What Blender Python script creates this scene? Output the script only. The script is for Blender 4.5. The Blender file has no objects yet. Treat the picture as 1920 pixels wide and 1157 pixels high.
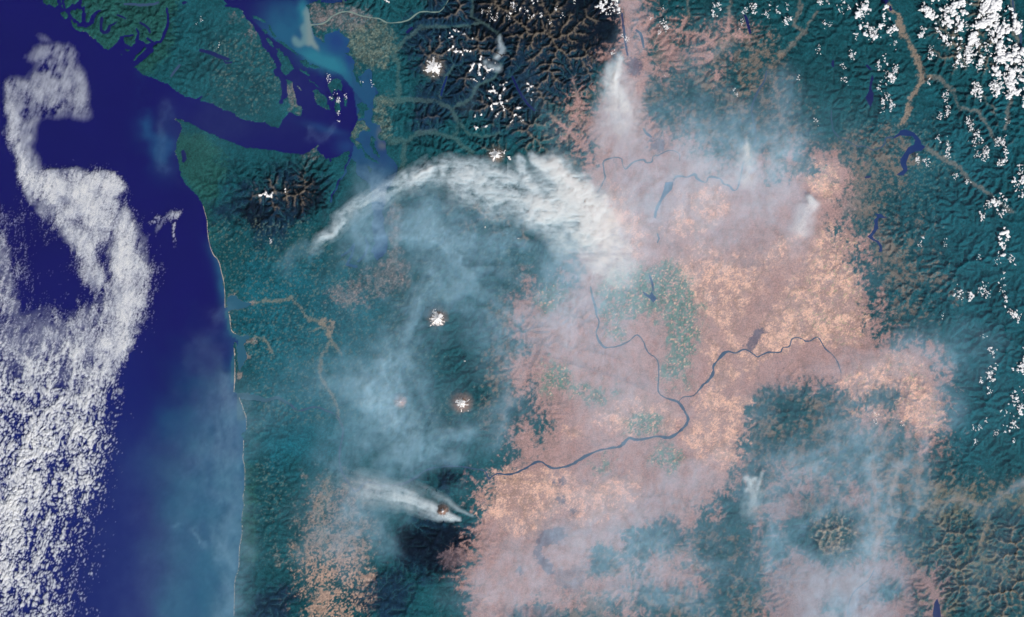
import bpy, math, random, time
import numpy as np

T0 = time.time()
sc = bpy.context.scene
KM = 0.454                      # kilometres on the ground for one map unit
CX, CY = 960.0, 578.5           # map origin; the scene is in kilometres, x east, y north, z up


def mx(x): return (np.asarray(x, dtype=float) - CX) * KM
def my(y): return (CY - np.asarray(y, dtype=float)) * KM


# ------------------------------------------------------------------ camera, sky, sun, exposure
cam = bpy.data.cameras.new('camera')
cam_ob = bpy.data.objects.new('camera', cam)
sc.collection.objects.link(cam_ob)
sc.camera = cam_ob
CAM_H = 2400.0
cam_ob.location = (0, 0, CAM_H)
cam.sensor_width = 36
cam.lens = 36 * CAM_H / (1920 * KM)
cam.clip_start = 1
cam.clip_end = 20000

SUN_AZ, SUN_EL = 148.0, 44.0    # degrees, azimuth clockwise from north
world = bpy.data.worlds.new('World')
sc.world = world
world.use_nodes = True
wn = world.node_tree
sky = wn.nodes.new('ShaderNodeTexSky')
sky.sky_type = 'NISHITA'
sky.sun_disc = False
sky.sun_elevation = math.radians(SUN_EL)
sky.sun_rotation = math.radians(SUN_AZ)
wn.links.new(sky.outputs[0], wn.nodes['Background'].inputs[0])
wn.nodes['Background'].inputs[1].default_value = 0.05
sun = bpy.data.lights.new('sun', 'SUN')
sun.energy = 4.7
sun.angle = math.radians(0.5)
sun.color = (1.0, 0.965, 0.92)
sun_ob = bpy.data.objects.new('sun', sun)
sc.collection.objects.link(sun_ob)
sun_ob.rotation_euler = (math.radians(90 - SUN_EL), 0, math.radians(180 - SUN_AZ))
sc.view_settings.view_transform = 'Standard'
sc.view_settings.look = 'None'
sc.view_settings.exposure = 0.12
sc.view_settings.gamma = 1.0
sc.cycles.volume_bounces = 10
sc.cycles.max_bounces = 12
sc.cycles.transparent_max_bounces = 12

# ------------------------------------------------------------------ helpers: noise, rasters, meshes
S = 1.7
X0, Y0 = -60.0, -60.0
NX, NY = 1201, 752
gx = X0 + S * np.arange(NX)
gy = Y0 + S * np.arange(NY)
GX, GY = np.meshgrid(gx, gy)
rng = np.random.default_rng(7)


def sstep(a, b, v):
    t = np.clip((v - a) / (b - a), 0, 1)
    return t * t * (3 - 2 * t)


def hash2(ix, iy, seed):
    n = (ix.astype(np.int64) * 374761393 + iy.astype(np.int64) * 668265263 + seed * 974634777) & 0xffffffff
    n = ((n ^ (n >> 13)) * 1274126177) & 0xffffffff
    n = (n ^ (n >> 16)) & 0xffffff
    return n / float(0xffffff)


def vnoise(x, y, seed):
    ix = np.floor(x); iy = np.floor(y)
    fx = x - ix; fy = y - iy
    fx = fx * fx * (3 - 2 * fx); fy = fy * fy * (3 - 2 * fy)
    a = hash2(ix, iy, seed); b = hash2(ix + 1, iy, seed)
    c = hash2(ix, iy + 1, seed); d = hash2(ix + 1, iy + 1, seed)
    return (a + (b - a) * fx) * (1 - fy) + (c + (d - c) * fx) * fy


def fbm(x, y, seed, octv=5, gain=0.5):
    s = 0; a = 1.0; n = 0
    for k in range(octv):
        s = s + a * (vnoise(x, y, seed + k * 17) - 0.5) * 2
        n += a
        a *= gain
        x = x * 2.03 + 11.3; y = y * 2.03 + 5.7
    return s / n


_bl = {}


def blur(a, r):
    ny, nx = a.shape
    p = int(3 * r / S) + 2
    b = np.pad(a, p, mode='edge')
    k = (np.fft.fftfreq(b.shape[0])[:, None] ** 2 + np.fft.rfftfreq(b.shape[1])[None, :] ** 2)
    f = np.fft.irfft2(np.fft.rfft2(b) * np.exp(-2 * (math.pi * r / S) ** 2 * k), s=b.shape)
    return f[p:p + ny, p:p + nx]


def poly(pts, X=None, Y=None):
    """1 inside the outline."""
    own = X is None
    if own:
        X, Y = GX, GY
    out = np.zeros(X.shape, bool)
    P = np.array(pts, float)
    x0, y0 = P.min(0); x1, y1 = P.max(0)
    if own:
        i0 = max(0, int((y0 - Y0) / S) - 1); i1 = min(NY, int((y1 - Y0) / S) + 3)
        j0 = max(0, int((x0 - X0) / S) - 1); j1 = min(NX, int((x1 - X0) / S) + 3)
        sl = (slice(i0, i1), slice(j0, j1))
    else:
        sl = (slice(None), slice(None))
    x = X[sl]; y = Y[sl]
    ins = np.zeros(x.shape, bool)
    n = len(P)
    for k in range(n):
        xa, ya = P[k]; xb, yb = P[(k + 1) % n]
        if ya == yb:
            continue
        c = ((ya > y) != (yb > y)) & (x < (xb - xa) * (y - ya) / (yb - ya) + xa)
        ins ^= c
    out[sl] = ins
    return out


def track(pts, X, Y):
    """distance across, distance along and the interpolated third value for a poly-line of (x, y, w)."""
    best = np.full(X.shape, 1e9); al = np.zeros(X.shape); ww = np.ones(X.shape); sd = np.zeros(X.shape)
    s0 = 0.0
    global TRACK_T
    TRACK_T = np.ones(X.shape)
    for k in range(len(pts) - 1):
        xa, ya, wa = pts[k][:3]; xb, yb, wb = pts[k + 1][:3]
        ta, tb = [(p[3] if len(p) > 3 else 1.0) for p in pts[k:k + 2]]
        dx, dy = xb - xa, yb - ya
        L = math.hypot(dx, dy) or 1e-6
        t = np.clip(((X - xa) * dx + (Y - ya) * dy) / (L * L), 0, 1)
        ex = X - (xa + t * dx); ey = Y - (ya + t * dy)
        d = np.hypot(ex, ey)
        m = d < best
        best = np.where(m, d, best)
        al = np.where(m, s0 + t * L, al)
        ww = np.where(m, wa + (wb - wa) * t, ww)
        TRACK_T = np.where(m, ta + (tb - ta) * t, TRACK_T)
        sd = np.where(m, (ex * -dy + ey * dx) / L, sd)
        s0 += L
    return best, al, ww, sd


def near(pts, pad):
    P = np.array(pts, float)
    i0 = max(0, int((P[:, 1].min() - pad - Y0) / S)); i1 = min(NY, int((P[:, 1].max() + pad - Y0) / S) + 2)
    j0 = max(0, int((P[:, 0].min() - pad - X0) / S)); j1 = min(NX, int((P[:, 0].max() + pad - X0) / S) + 2)
    return slice(i0, max(i1, i0)), slice(j0, max(j1, j0))


def with_w(pts, w):
    return [(p[0], p[1], p[2] if len(p) > 2 else w) for p in pts]


def stroke(pts, w, soft=0.0):
    """mask of a line, 1 at its centre; soft is the feather beyond the half width."""
    q = with_w(pts, w)
    out = np.zeros(GX.shape)
    sl = near(q, max(p[2] for p in q) + soft * 3 + 4)
    d, al, ww, sd = track(q, GX[sl], GY[sl])
    out[sl] = 1 - sstep(ww * 0.5 - 0.6, ww * 0.5 + 0.6 + soft, d) if soft >= 0 else 0
    return out


def sample(a, x, y):
    """bilinear look-up of a grid array at map points."""
    fx = np.clip((np.asarray(x) - X0) / S, 0, NX - 1.001); fy = np.clip((np.asarray(y) - Y0) / S, 0, NY - 1.001)
    i = fy.astype(int); j = fx.astype(int); u = fx - j; v = fy - i
    return (a[i, j] * (1 - u) + a[i, j + 1] * u) * (1 - v) + (a[i + 1, j] * (1 - u) + a[i + 1, j + 1] * u) * v


def link(o, parent=None, label=None, cat=None, group=None, kind=None):
    sc.collection.objects.link(o)
    if parent is not None:
        o.parent = parent
    if label: o['label'] = label
    if cat: o['category'] = cat
    if group: o['group'] = group
    if kind: o['kind'] = kind
    return o


def mesh(name, V, F, mat, smooth=True, attrs=None):
    """V (n,3) array, F (m,3 or 4) array."""
    me = bpy.data.meshes.new(name)
    V = np.asarray(V, np.float32); F = np.asarray(F, np.int32)
    k = F.shape[1]
    me.vertices.add(len(V)); me.vertices.foreach_set('co', V.ravel())
    me.loops.add(F.size); me.loops.foreach_set('vertex_index', F.ravel())
    me.polygons.add(len(F))
    me.polygons.foreach_set('loop_start', np.arange(0, F.size, k, dtype=np.int32))
    me.polygons.foreach_set('use_smooth', np.full(len(F), smooth))
    for nm, typ, dat in attrs or ():
        at = me.attributes.new(nm, typ, 'POINT')
        at.data.foreach_set('color' if typ == 'FLOAT_COLOR' else 'value', np.asarray(dat, np.float32).ravel())
    me.update()
    me.materials.append(mat)
    return me


def obj(name, V, F, mat, parent=None, smooth=True, attrs=None, **kw):
    return link(bpy.data.objects.new(name, mesh(name, V, F, mat, smooth, attrs)), parent, **kw)


def compact(V, F, extra):
    used = np.unique(F)
    re = np.full(len(V), -1, np.int64); re[used] = np.arange(len(used))
    return V[used], re[F], [e[used] for e in extra]


def triangulate(P):
    """ear clipping for small outlines."""
    P = [tuple(p[:2]) for p in P]
    n = len(P)
    area = sum(P[i][0] * P[(i + 1) % n][1] - P[(i + 1) % n][0] * P[i][1] for i in range(n))
    idx = list(range(n)) if area > 0 else list(range(n))[::-1]
    tris = []

    def cr(a, b, c): return (b[0] - a[0]) * (c[1] - a[1]) - (b[1] - a[1]) * (c[0] - a[0])
    guard = 0
    while len(idx) > 3 and guard < 5000:
        guard += 1
        for k in range(len(idx)):
            a, b, c = idx[k - 1], idx[k], idx[(k + 1) % len(idx)]
            if cr(P[a], P[b], P[c]) <= 0:
                continue
            if any(cr(P[a], P[b], P[q]) >= 0 and cr(P[b], P[c], P[q]) >= 0 and cr(P[c], P[a], P[q]) >= 0
                   for q in idx if q not in (a, b, c)):
                continue
            tris.append((a, b, c)); idx.pop(k)
            break
        else:
            break
    if len(idx) == 3:
        tris.append(tuple(idx))
    return tris


# ------------------------------------------------------------------ materials
def new_mat(name):
    m = bpy.data.materials.new(name)
    m.use_nodes = True
    return m, m.node_tree.nodes, m.node_tree.links


def land_material():
    m, n, l = new_mat('land_cover')
    b = n['Principled BSDF']
    at = n.new('ShaderNodeAttribute'); at.attribute_name = 'cover'
    ge = n.new('ShaderNodeNewGeometry')
    no = n.new('ShaderNodeTexNoise'); no.inputs['Scale'].default_value = 0.9; no.inputs['Detail'].default_value = 3
    l.new(ge.outputs['Position'], no.inputs['Vector'])
    mr = n.new('ShaderNodeMapRange'); mr.inputs[1].default_value = 0.3; mr.inputs[2].default_value = 0.7
    mr.inputs[3].default_value = 0.72; mr.inputs[4].default_value = 1.28
    l.new(no.outputs[0], mr.inputs[0])
    mu = n.new('ShaderNodeVectorMath'); mu.operation = 'SCALE'
    l.new(at.outputs['Color'], mu.inputs[0]); l.new(mr.outputs[0], mu.inputs['Scale'])
    l.new(mu.outputs[0], b.inputs['Base Color'])
    bu = n.new('ShaderNodeBump'); bu.inputs['Strength'].default_value = 0.3; bu.inputs['Distance'].default_value = 0.2
    l.new(no.outputs[0], bu.inputs['Height']); l.new(bu.outputs[0], b.inputs['Normal'])
    b.inputs['Roughness'].default_value = 1.0
    b.inputs['Specular IOR Level'].default_value = 0.0
    return m


def water_material(name, attr=None, col=(0.012, 0.02, 0.14)):
    m, n, l = new_mat(name)
    b = n['Principled BSDF']
    if attr:
        at = n.new('ShaderNodeAttribute'); at.attribute_name = attr
        src = at.outputs['Color']
    else:
        src = None
        b.inputs['Base Color'].default_value = (*col, 1)
    if src:
        l.new(src, b.inputs['Base Color'])
    ge = n.new('ShaderNodeNewGeometry')
    no = n.new('ShaderNodeTexNoise'); no.inputs['Scale'].default_value = 0.25; no.inputs['Detail'].default_value = 6
    l.new(ge.outputs['Position'], no.inputs['Vector'])
    bu = n.new('ShaderNodeBump'); bu.inputs['Strength'].default_value = 0.05; bu.inputs['Distance'].default_value = 0.2
    l.new(no.outputs[0], bu.inputs['Height']); l.new(bu.outputs[0], b.inputs['Normal'])
    b.inputs['Roughness'].default_value = 0.35
    b.inputs['Specular IOR Level'].default_value = 0.06
    return m


def snow_material():
    m, n, l = new_mat('snow')
    b = n['Principled BSDF']
    ge = n.new('ShaderNodeNewGeometry')
    no = n.new('ShaderNodeTexNoise'); no.inputs['Scale'].default_value = 1.3; no.inputs['Detail'].default_value = 4
    l.new(ge.outputs['Position'], no.inputs['Vector'])
    cr = n.new('ShaderNodeValToRGB')
    cr.color_ramp.elements[0].position = 0.3; cr.color_ramp.elements[0].color = (0.42, 0.38, 0.34, 1)
    cr.color_ramp.elements[1].position = 0.55; cr.color_ramp.elements[1].color = (0.8, 0.8, 0.81, 1)
    l.new(no.outputs[0], cr.inputs[0]); l.new(cr.outputs[0], b.inputs['Base Color'])
    b.inputs['Roughness'].default_value = 0.8
    return m


def solid_cloud_material():
    m, n, l = new_mat('cumulus')
    n.clear()
    out = n.new('ShaderNodeOutputMaterial')
    df = n.new('ShaderNodeBsdfDiffuse'); df.inputs['Color'].default_value = (0.86, 0.86, 0.87, 1)
    tl = n.new('ShaderNodeBsdfTranslucent'); tl.inputs['Color'].default_value = (0.9, 0.9, 0.92, 1)
    ge = n.new('ShaderNodeNewGeometry')
    no = n.new('ShaderNodeTexNoise'); no.inputs['Scale'].default_value = 1.2; no.inputs['Detail'].default_value = 4
    l.new(ge.outputs['Position'], no.inputs['Vector'])
    bu = n.new('ShaderNodeBump'); bu.inputs['Strength'].default_value = 0.5; bu.inputs['Distance'].default_value = 0.6
    l.new(no.outputs[0], bu.inputs['Height']); l.new(bu.outputs[0], df.inputs['Normal'])
    mix = n.new('ShaderNodeMixShader'); mix.inputs[0].default_value = 0.15
    l.new(df.outputs[0], mix.inputs[1]); l.new(tl.outputs[0], mix.inputs[2]); l.new(mix.outputs[0], out.inputs['Surface'])
    return m


def smoke_material(name, col, density, g=0.0):
    m, n, l = new_mat(name)
    n.clear()
    out = n.new('ShaderNodeOutputMaterial')
    v = n.new('ShaderNodeVolumeScatter')
    v.inputs['Color'].default_value = (*col, 1); v.inputs['Density'].default_value = density
    v.inputs['Anisotropy'].default_value = g
    l.new(v.outputs[0], out.inputs['Volume'])
    return m


MAT_LAND = land_material()
MAT_SEA = water_material('sea_water', 'water')
MAT_LAKE = water_material('lake_water', None, (0.006, 0.019, 0.105))
MAT_NAVY = water_material('deep_lake_water', None, (0.007, 0.008, 0.075))
MAT_RIVER = water_material('river_water', None, (0.03, 0.06, 0.12))
MAT_SILT = water_material('silty_river_water', None, (0.16, 0.22, 0.2))
MAT_SNOW = snow_material()
MAT_CUMULUS = solid_cloud_material()
SMOKE_COL = (0.43, 0.73, 1.0)
MAT_HAZE = smoke_material('thin_smoke', SMOKE_COL, 0.23)
MAT_BANK = smoke_material('cloud_vapour', (0.86, 0.91, 1.0), 2.3)
MAT_PLUME = smoke_material('dense_smoke', (0.70, 0.87, 1.0), 1.3)

# ------------------------------------------------------------------ the map: coasts, islands, rivers and lakes
MAINLAND = [(600, -80), (595, 1), (585, 4), (573.4, 10), (579, 21), (580, 34), (581.5, 44), (584, 52.6), (586.6, 62.7), (590, 69), (600, 74), (604, 80),
            (610, 80), (609, 65), (623, 61), (638, 54), (635.5, 61.4), (648, 70), (655.5, 74), (650, 87.7), (656.7, 92.7), (653, 99), (642, 98),
            (655.5, 105), (663, 112.8), (664, 125), (661.7, 135), (665.5, 145), (678, 142.5), (685.6, 132.5), (692, 129), (698, 136), (698, 152),
            (703, 163), (710, 173), (700, 184), (699, 200), (697, 206), (699, 215), (695, 227.6), (710, 235), (714, 246), (707, 255), (712, 262),
            (720, 265), (724, 270), (721.6, 279), (723, 286.5), (731.7, 296.5), (737, 300), (745.5, 309), (745.5, 318), (743, 327.6), (734, 342),
            (726.7, 355), (721.6, 367.7), (720.4, 386.5), (715, 399), (722, 415), (714, 420), (723, 435), (726.7, 447.6), (725, 471), (719, 480),
            (706, 487), (695, 470), (704, 455), (700, 437), (696.6, 425), (700, 405), (697, 385), (698, 365), (694, 345), (680, 335), (668, 324),
            (668, 305), (660, 297), (651.5, 293), (656.5, 287.8), (655, 282.7), (645, 285), (635, 292.8), (627.7, 295), (609, 297.8), (601, 286.5),
            (592.6, 279), (599, 272.7), (597, 272), (585, 280), (572.5, 288), (560, 290), (550, 288.5), (520, 282), (500, 280), (480, 278), (460, 277),
            (433, 266), (406.6, 255), (388, 248), (371.6, 239), (355, 229), (348, 229), (345, 223), (327.7, 223), (333, 229), (339, 234), (340, 243),
            (335, 255), (331, 267), (329, 285), (333.5, 300), (337, 327), (350, 350), (370, 367), (380, 386), (387, 412.7), (390, 446), (398.6, 476),
            (408.6, 489), (417, 519.5), (421, 546), (421.5, 577), (424.5, 577), (427, 560), (432, 554), (442, 555), (446.5, 561), (455, 566),
            (473, 569.4), (463, 576), (445, 580), (431, 582), (428.6, 584.5), (431, 600), (433.6, 619.5), (440.5, 626), (448, 630), (456, 631), (463, 628),
            (470, 634), (462, 638), (457, 645), (459, 655), (463, 668), (458, 682), (451, 690), (449, 700), (448, 690), (446, 675), (446, 663), (443, 652), (444, 643),
            (440, 641), (437.5, 646), (439.6, 672), (439.6, 706), (439, 720), (437.6, 735), (446, 739), (460, 738), (480, 741), (495, 748),
            (480, 750), (462, 750), (448, 746), (455, 765), (461.4, 785), (462, 806.5), (459, 810), (452, 816), (455.8, 825), (456, 845), (455, 861),
            (458, 878), (458, 914), (455, 931), (457, 948), (453, 964), (453, 1001), (448, 1031), (447, 1064), (440, 1088), (439, 1111), (438, 1157),
            (437, 1300), (2060, 1300), (2060, -80)]
GREAT_ISLAND = [(114, -80), (114.5, 0), (115, 12.5), (122.6, 18.8), (129, 13.8), (135, 8), (146.5, 7.5), (150, -3), (154, -3), (152, 10), (155, 16), (159, 19), (160, 36), (162, 44),
                (168, 43), (175, 28), (184, 18), (186, 20), (180, 31), (172, 46), (163, 52), (150, 49), (140, 42), (134, 35), (133.3, 38), (135, 47.6), (140, 55), (150, 59.5), (159, 59),
                (165, 64), (172.8, 72), (180, 76.5), (189, 85), (196.6, 92.7), (204, 93.4), (210, 87.7), (224, 74), (226.7, 67.7), (231.7, 70), (233, 81.5),
                (246.7, 87.7), (253, 80), (256, 66), (261.7, 75), (270.5, 80), (274, 82), (283, 80), (290, 84), (287, 88), (282, 96), (270.5, 107), (258, 119),
                (248, 126.5), (255.5, 128), (259, 135), (265.5, 140), (275.5, 144), (287.6, 147), (305, 155), (315, 157.6), (327.7, 170), (344, 179),
                (366.6, 186), (380, 179), (381, 181), (374, 188), (398, 195), (415.5, 205), (433, 209.6), (445.5, 219), (465.5, 226), (479, 230), (496, 230),
                (507.6, 237.8), (515, 239), (522.7, 240), (527.7, 230), (532.7, 222.7), (540, 215), (542.7, 210), (555, 217.7), (565, 219), (568.5, 207.7),
                (565, 197.7), (557.7, 196.5), (556, 190), (555, 176), (549, 166), (550, 159), (547.7, 150), (536.5, 150), (538, 165), (537, 180),
                (530, 195), (526, 194), (527, 182), (529, 177), (529, 167.6), (525, 157.6), (527, 152.6), (522.7, 145), (512.6, 136), (511, 134), (519, 126.6),
                (515, 118), (511, 109), (498, 93), (487, 80), (489, 72), (484, 62), (476, 52), (470, 40), (460, 34), (464, 37.6), (459, 29), (455.5, 20),
                (445.5, 15), (433, 13), (419, 11), (428, 7.5), (420.5, 2.5), (410, -80)]


def fat(pts, w):
    """outline of a thin island along a line."""
    P = np.array(pts, float)
    t = np.gradient(P, axis=0)
    t /= np.hypot(t[:, 0], t[:, 1])[:, None] + 1e-9
    n = np.stack([-t[:, 1], t[:, 0]], 1)
    ws = w * 0.5 * (0.55 + 0.45 * np.sin(np.linspace(0.25, math.pi - 0.25, len(P))))[:, None]
    return [tuple(p) for p in np.concatenate([P + n * ws, (P - n * ws)[::-1]])]


ISLANDS = [
    (GREAT_ISLAND, 'huge forested mountainous island with a fjord-cut ocean coast and long lakes'),
    ([(80, -80), (80, 0), (81, 5), (87, 10), (93, 9), (103, 14.5), (110, 10), (107, 3), (110, -80)], 'green island beyond the sound at the far tip of the fjord coast'),
    ([(131.4, 24), (134, 19), (145, 16), (154.6, 19), (153, 40), (146.5, 44), (135, 33)], 'rounded hilly green island inside the fjord mouth'),
    ([(112.6, 25), (116.4, 22), (126.4, 25), (129, 29.5), (122.7, 38), (118, 34)], 'small low green island off the fjord mouth beside open ocean'),
    (fat([(274, 87), (268, 95), (260, 103), (251, 114)], 4.5), 'thin wooded island chain parallel to the sound shore'),
    (fat([(232, 92), (238, 96), (243, 94)], 3.5), 'tiny wooded islet inside the broad sound'),
    (fat([(226, 101), (233, 106)], 3.5), 'tiny wooded islet at the outer edge of the broad sound'),
    ([(472.5, 27.6), (481, 30), (496, 37.6), (501, 41), (496, 44), (485, 39), (475, 34)], 'wooded island at the top end of the strait island chain'),
    (fat([(502, 46), (508, 56), (512, 65), (516, 71)], 6), 'long thin wooded island below the top of the strait island chain'),
    (fat([(492, 54), (497, 58), (502, 65)], 7), 'short wooded islet between the long thin island and the huge island'),
    (fat([(517, 74), (528, 80), (538, 88), (548, 95), (559, 102)], 6), 'longest and narrowest wooded island facing the silty strait'),
    ([(517.6, 90), (525, 92.7), (537.7, 106.5), (547.7, 120), (552.7, 129), (545, 133), (537.7, 143), (527.7, 135), (526.4, 120), (519, 104)], 'broad wooded island with bays in the middle of the strait chain'),
    (fat([(500, 71), (506, 79), (513, 88)], 7), 'narrow wooded island beside the broad island of the strait chain'),
    ([(561.5, 112.8), (573, 111.5), (583, 120), (603, 126.5), (595, 130), (573, 126.6), (563, 120)], 'hooked wooded island at the lower end of the strait chain'),
    (fat([(562, 130), (571, 135), (581, 141)], 7), 'wooded island tucked under the hooked island of the strait chain'),
    ([(585, 170), (595, 167.6), (603, 175), (615, 187.7), (613, 195), (621.7, 206.5), (609, 205), (593, 195), (588, 182.7)], 'pale farmed island shaped like a wedge in the archipelago'),
    ([(615, 156), (629, 146), (638, 149), (643, 161), (640, 172), (633, 166), (631, 174), (626, 168), (624, 180), (619, 172), (615, 164)], 'horseshoe shaped island ringed with small clouds in the archipelago'),
    ([(629, 186.5), (638, 187.7), (639, 207.7), (631.7, 215), (626.7, 205), (628, 194)], 'long farmed island under a row of clouds in the archipelago'),
    (fat([(621, 180), (626, 184), (622, 189)], 6), 'small wooded island between the horseshoe and the wedge islands'),
    (fat([(645, 183), (648, 190), (647, 200)], 6), 'slim wooded island under thin clouds at the edge of the archipelago'),
    (fat([(579, 151), (588, 156), (599, 164)], 3.5), 'sliver of rocky island north of the archipelago'),
    (fat([(559, 160), (562, 166), (566, 170)], 4), 'sliver of sandy island beside the grey peninsula town'),
    (fat([(666, 145), (672, 152), (680, 161)], 6), 'steep wooded island beside the milky bay'),
    ([(668, 196), (679, 191), (686.6, 196), (692, 205), (683, 210), (683, 222), (671.5, 222), (669, 215), (674, 207.6)], 'wooded island joining the delta flats beside the blue channel'),
    ([(670, 225), (684, 224), (686.6, 232.6), (695, 242.7), (694, 248), (685, 244), (677.8, 247.7), (672.8, 257.7), (665, 261), (676.5, 266.5), (680, 275),
      (685, 286.5), (695, 292.8), (710, 305), (715.4, 309), (708, 307), (695, 300), (685, 296.5), (681.5, 286.5), (679, 278), (669, 279), (662.8, 269), (655, 261.5), (659, 250)],
     'long crooked farmed island with pale fields along the inland sea'),
    ([(695, 252.6), (704, 258), (703, 270), (708, 286.5), (715, 293), (710, 295), (700, 285), (694, 272.7)], 'narrow island between the crooked island and the smoky shore'),
    (fat([(690, 312), (694, 318), (692, 325)], 7), 'wooded island in the middle of the smoky inland sea'),
]
# water that cuts into the land but belongs to the sea
SEA_ARMS = [[(312.7, 16, 3), (315, 31, 4), (315, 44, 5), (312.7, 52.6, 5), (308, 62.7, 6), (306, 70, 5), (301.4, 77.7, 4), (290, 80, 4), (285, 85, 6), (277, 89, 8)],
            [(284, 94, 8), (269, 107, 8), (250, 121, 9)],
            [(120, -20, 5), (118, 5, 4), (122, 19, 4), (132, 17, 5), (140, 11, 4), (150, 3, 4), (152, -20, 4)], [(157, 14, 4), (157, 30, 5), (157, 42, 5), (160, 48, 6), (168, 44, 4), (173, 30, 4), (178, 24, 3), (187, 20, 3)], [(163, 47, 4), (150, 45, 3), (140, 38, 3), (132, 33, 4)],
            [(276, 72, 3), (284, 78, 4), (290, 82, 5)],
            [(255.5, 54, 2), (260, 62, 3), (257, 72, 4)], [(226, 70, 3), (234, 68, 2), (250, 66, 2)],
            [(671, 290, 9), (673, 300, 9), (675, 316, 10), (688, 328, 12), (702, 340, 16), (708, 360, 15), (707, 385, 14), (709, 405, 14), (712, 430, 16), (714, 455, 20), (714, 470, 18)],
            [(656, 298, 4), (653, 306, 3), (647, 313, 3), (648, 324, 3), (641, 334, 2.5), (634, 340, 2.5), (631, 354, 3), (622, 366, 2.5), (621, 378, 3)],
            [(640, 480, 2), (655, 470, 4), (664, 458, 3), (660, 478, 4), (650, 496, 4), (668, 500, 5)],
            [(685, 445, 3), (690, 460, 4), (684, 478, 4), (672, 490, 4)],
            [(618, 296, 3), (620, 302, 2)], [(640, 2, 3), (625, 3, 4), (605, 2, 5)], [(648, -10, 2), (648, 2, 2)],
            [(448, 742, 8), (465, 745, 10), (482, 746, 10), (497, 751, 6), (520, 745, 5), (544, 758, 4)]]
RIVERS = {
    'wide': ([(1107, 536, 3), (1110, 553, 4), (1116, 575, 6), (1118, 590, 4), (1123, 603, 3), (1118, 623, 3), (1120, 632, 5), (1124, 641, 6), (1133, 651, 4), (1145, 651, 3), (1163, 648, 3), (1180, 639, 3), (1195, 628, 3),
              (1207, 643, 3), (1210, 652, 3), (1217, 663, 3), (1233, 676, 3), (1235, 706, 3), (1234, 733, 3.5), (1247, 746, 4.5), (1270, 753, 5), (1279, 764, 8), (1286, 776, 10), (1290, 786, 10), (1283, 801, 8), (1260, 819, 6),
              (1248, 820, 6), (1233, 818, 5), (1203, 824, 5), (1190, 824, 6), (1180, 821, 7), (1168, 832, 9), (1160, 838, 7), (1140, 841, 5), (1113, 848, 5), (1083, 864, 6), (1073, 871, 5), (1056, 876, 5), (1037, 878, 5), (1024, 872, 5), (1017, 867, 4.5), (1007, 866, 4.5),
              (994, 873, 4.5), (980, 881, 4.5), (960, 889, 4), (946, 889, 4), (933, 888, 4), (922, 894, 4), (917, 898, 4), (913, 890, 4), (908, 882, 3), (890, 879, 3), (857, 874, 3), (825, 876, 3), (800, 881, 4), (763, 904, 4), (720, 911, 4), (687, 904, 4), (667, 922, 5),
              (652, 903, 4), (640, 880, 4), (636, 854, 4), (641, 825, 4), (643, 804, 4), (632, 780, 4), (613, 770, 4), (588, 763, 4), (560, 770, 4), (544, 758, 4)],
             'wide dark blue river looping through brown steppe down to the smoky gorge'),
    'tributary': ([(1272.6, 754, 3), (1281, 745, 3), (1300, 742, 3), (1310.6, 731, 3.5), (1319, 721, 5), (1328, 714, 6), (1336.6, 702, 7), (1338, 686, 7), (1347, 674, 4), (1355.6, 664, 8), (1366, 659, 4), (1378, 662, 3), (1393.6, 655, 3), (1405.7, 659, 3),
                   (1419.6, 669, 3), (1426.5, 666, 3), (1442, 660.5, 3), (1463, 660.5, 3), (1468, 652, 3), (1480, 650, 3), (1485, 636, 3), (1494, 633, 3), (1504, 636, 3), (1511, 640, 3), (1520, 639, 3), (1533, 633, 3), (1547, 653, 2.5), (1567, 673, 2.5), (1577, 699, 2)],
                  'narrow dark river winding between orange wheat fields past a burn scar'),
    'upper': ([(1120, 362, 3), (1133, 337, 3), (1134, 327, 4), (1131, 310, 3), (1133, 302, 3.5), (1150, 295, 5), (1165, 297, 3.5), (1168, 310, 3), (1173, 317.5, 4), (1183, 308, 4), (1195, 301, 5), (1207, 300, 5), (1212, 305, 3.5), (1222, 303, 3),
               (1224, 295, 2.5), (1230, 290, 2.5), (1233, 292, 2.5), (1255, 282, 2.5), (1273, 288, 2.5), (1275, 302, 2)],
              'grey blue river bending through hazy brown hills below the tall plume'),
    'reservoir': ([(1263, 339, 3), (1268, 332, 5), (1278, 331, 3.5), (1288, 332, 4), (1303, 327, 6), (1308, 335, 5), (1323, 342, 4), (1330, 332, 5), (1350, 335, 5), (1357, 345, 5), (1367, 348, 4), (1375, 357, 5), (1383, 353, 5), (1388, 335, 4), (1396, 300, 4), (1417, 262, 4), (1412, 225, 4),
                   (1410, 200, 4), (1423, 167, 5), (1433, 153, 4), (1437, 133, 3)],
                  'pale blue flooded river snaking through smoke above the wheat plateau'),
    'outlet': ([(1674, 257.6, 4), (1661, 259, 3), (1659, 269, 3), (1652.5, 276, 3), (1640, 281, 3), (1633, 280, 3), (1620, 274, 3), (1607, 274, 2.5), (1585, 262, 2.5), (1573, 257, 2.5), (1562, 243, 3), (1560, 230, 2.5), (1558, 207, 2.5)],
               'thin dark outlet river leaving the big hooked lake'),
    'lower': ([(1640, 1068, 2), (1627, 1088, 2), (1603, 1108, 2.5), (1592, 1130, 2.5), (1588, 1157, 2.5), (1585, 1200, 2)], 'hazy blue river crossing smoky brown hills at the valley end'),
    'glacial': ([(1897, -40, 3), (1900, 20, 4), (1910, 50, 5), (1914, 75, 6), (1910, 100, 5), (1895, 120, 3)], 'teal reservoir along the brown trench behind the cloud wall'),
}
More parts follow.
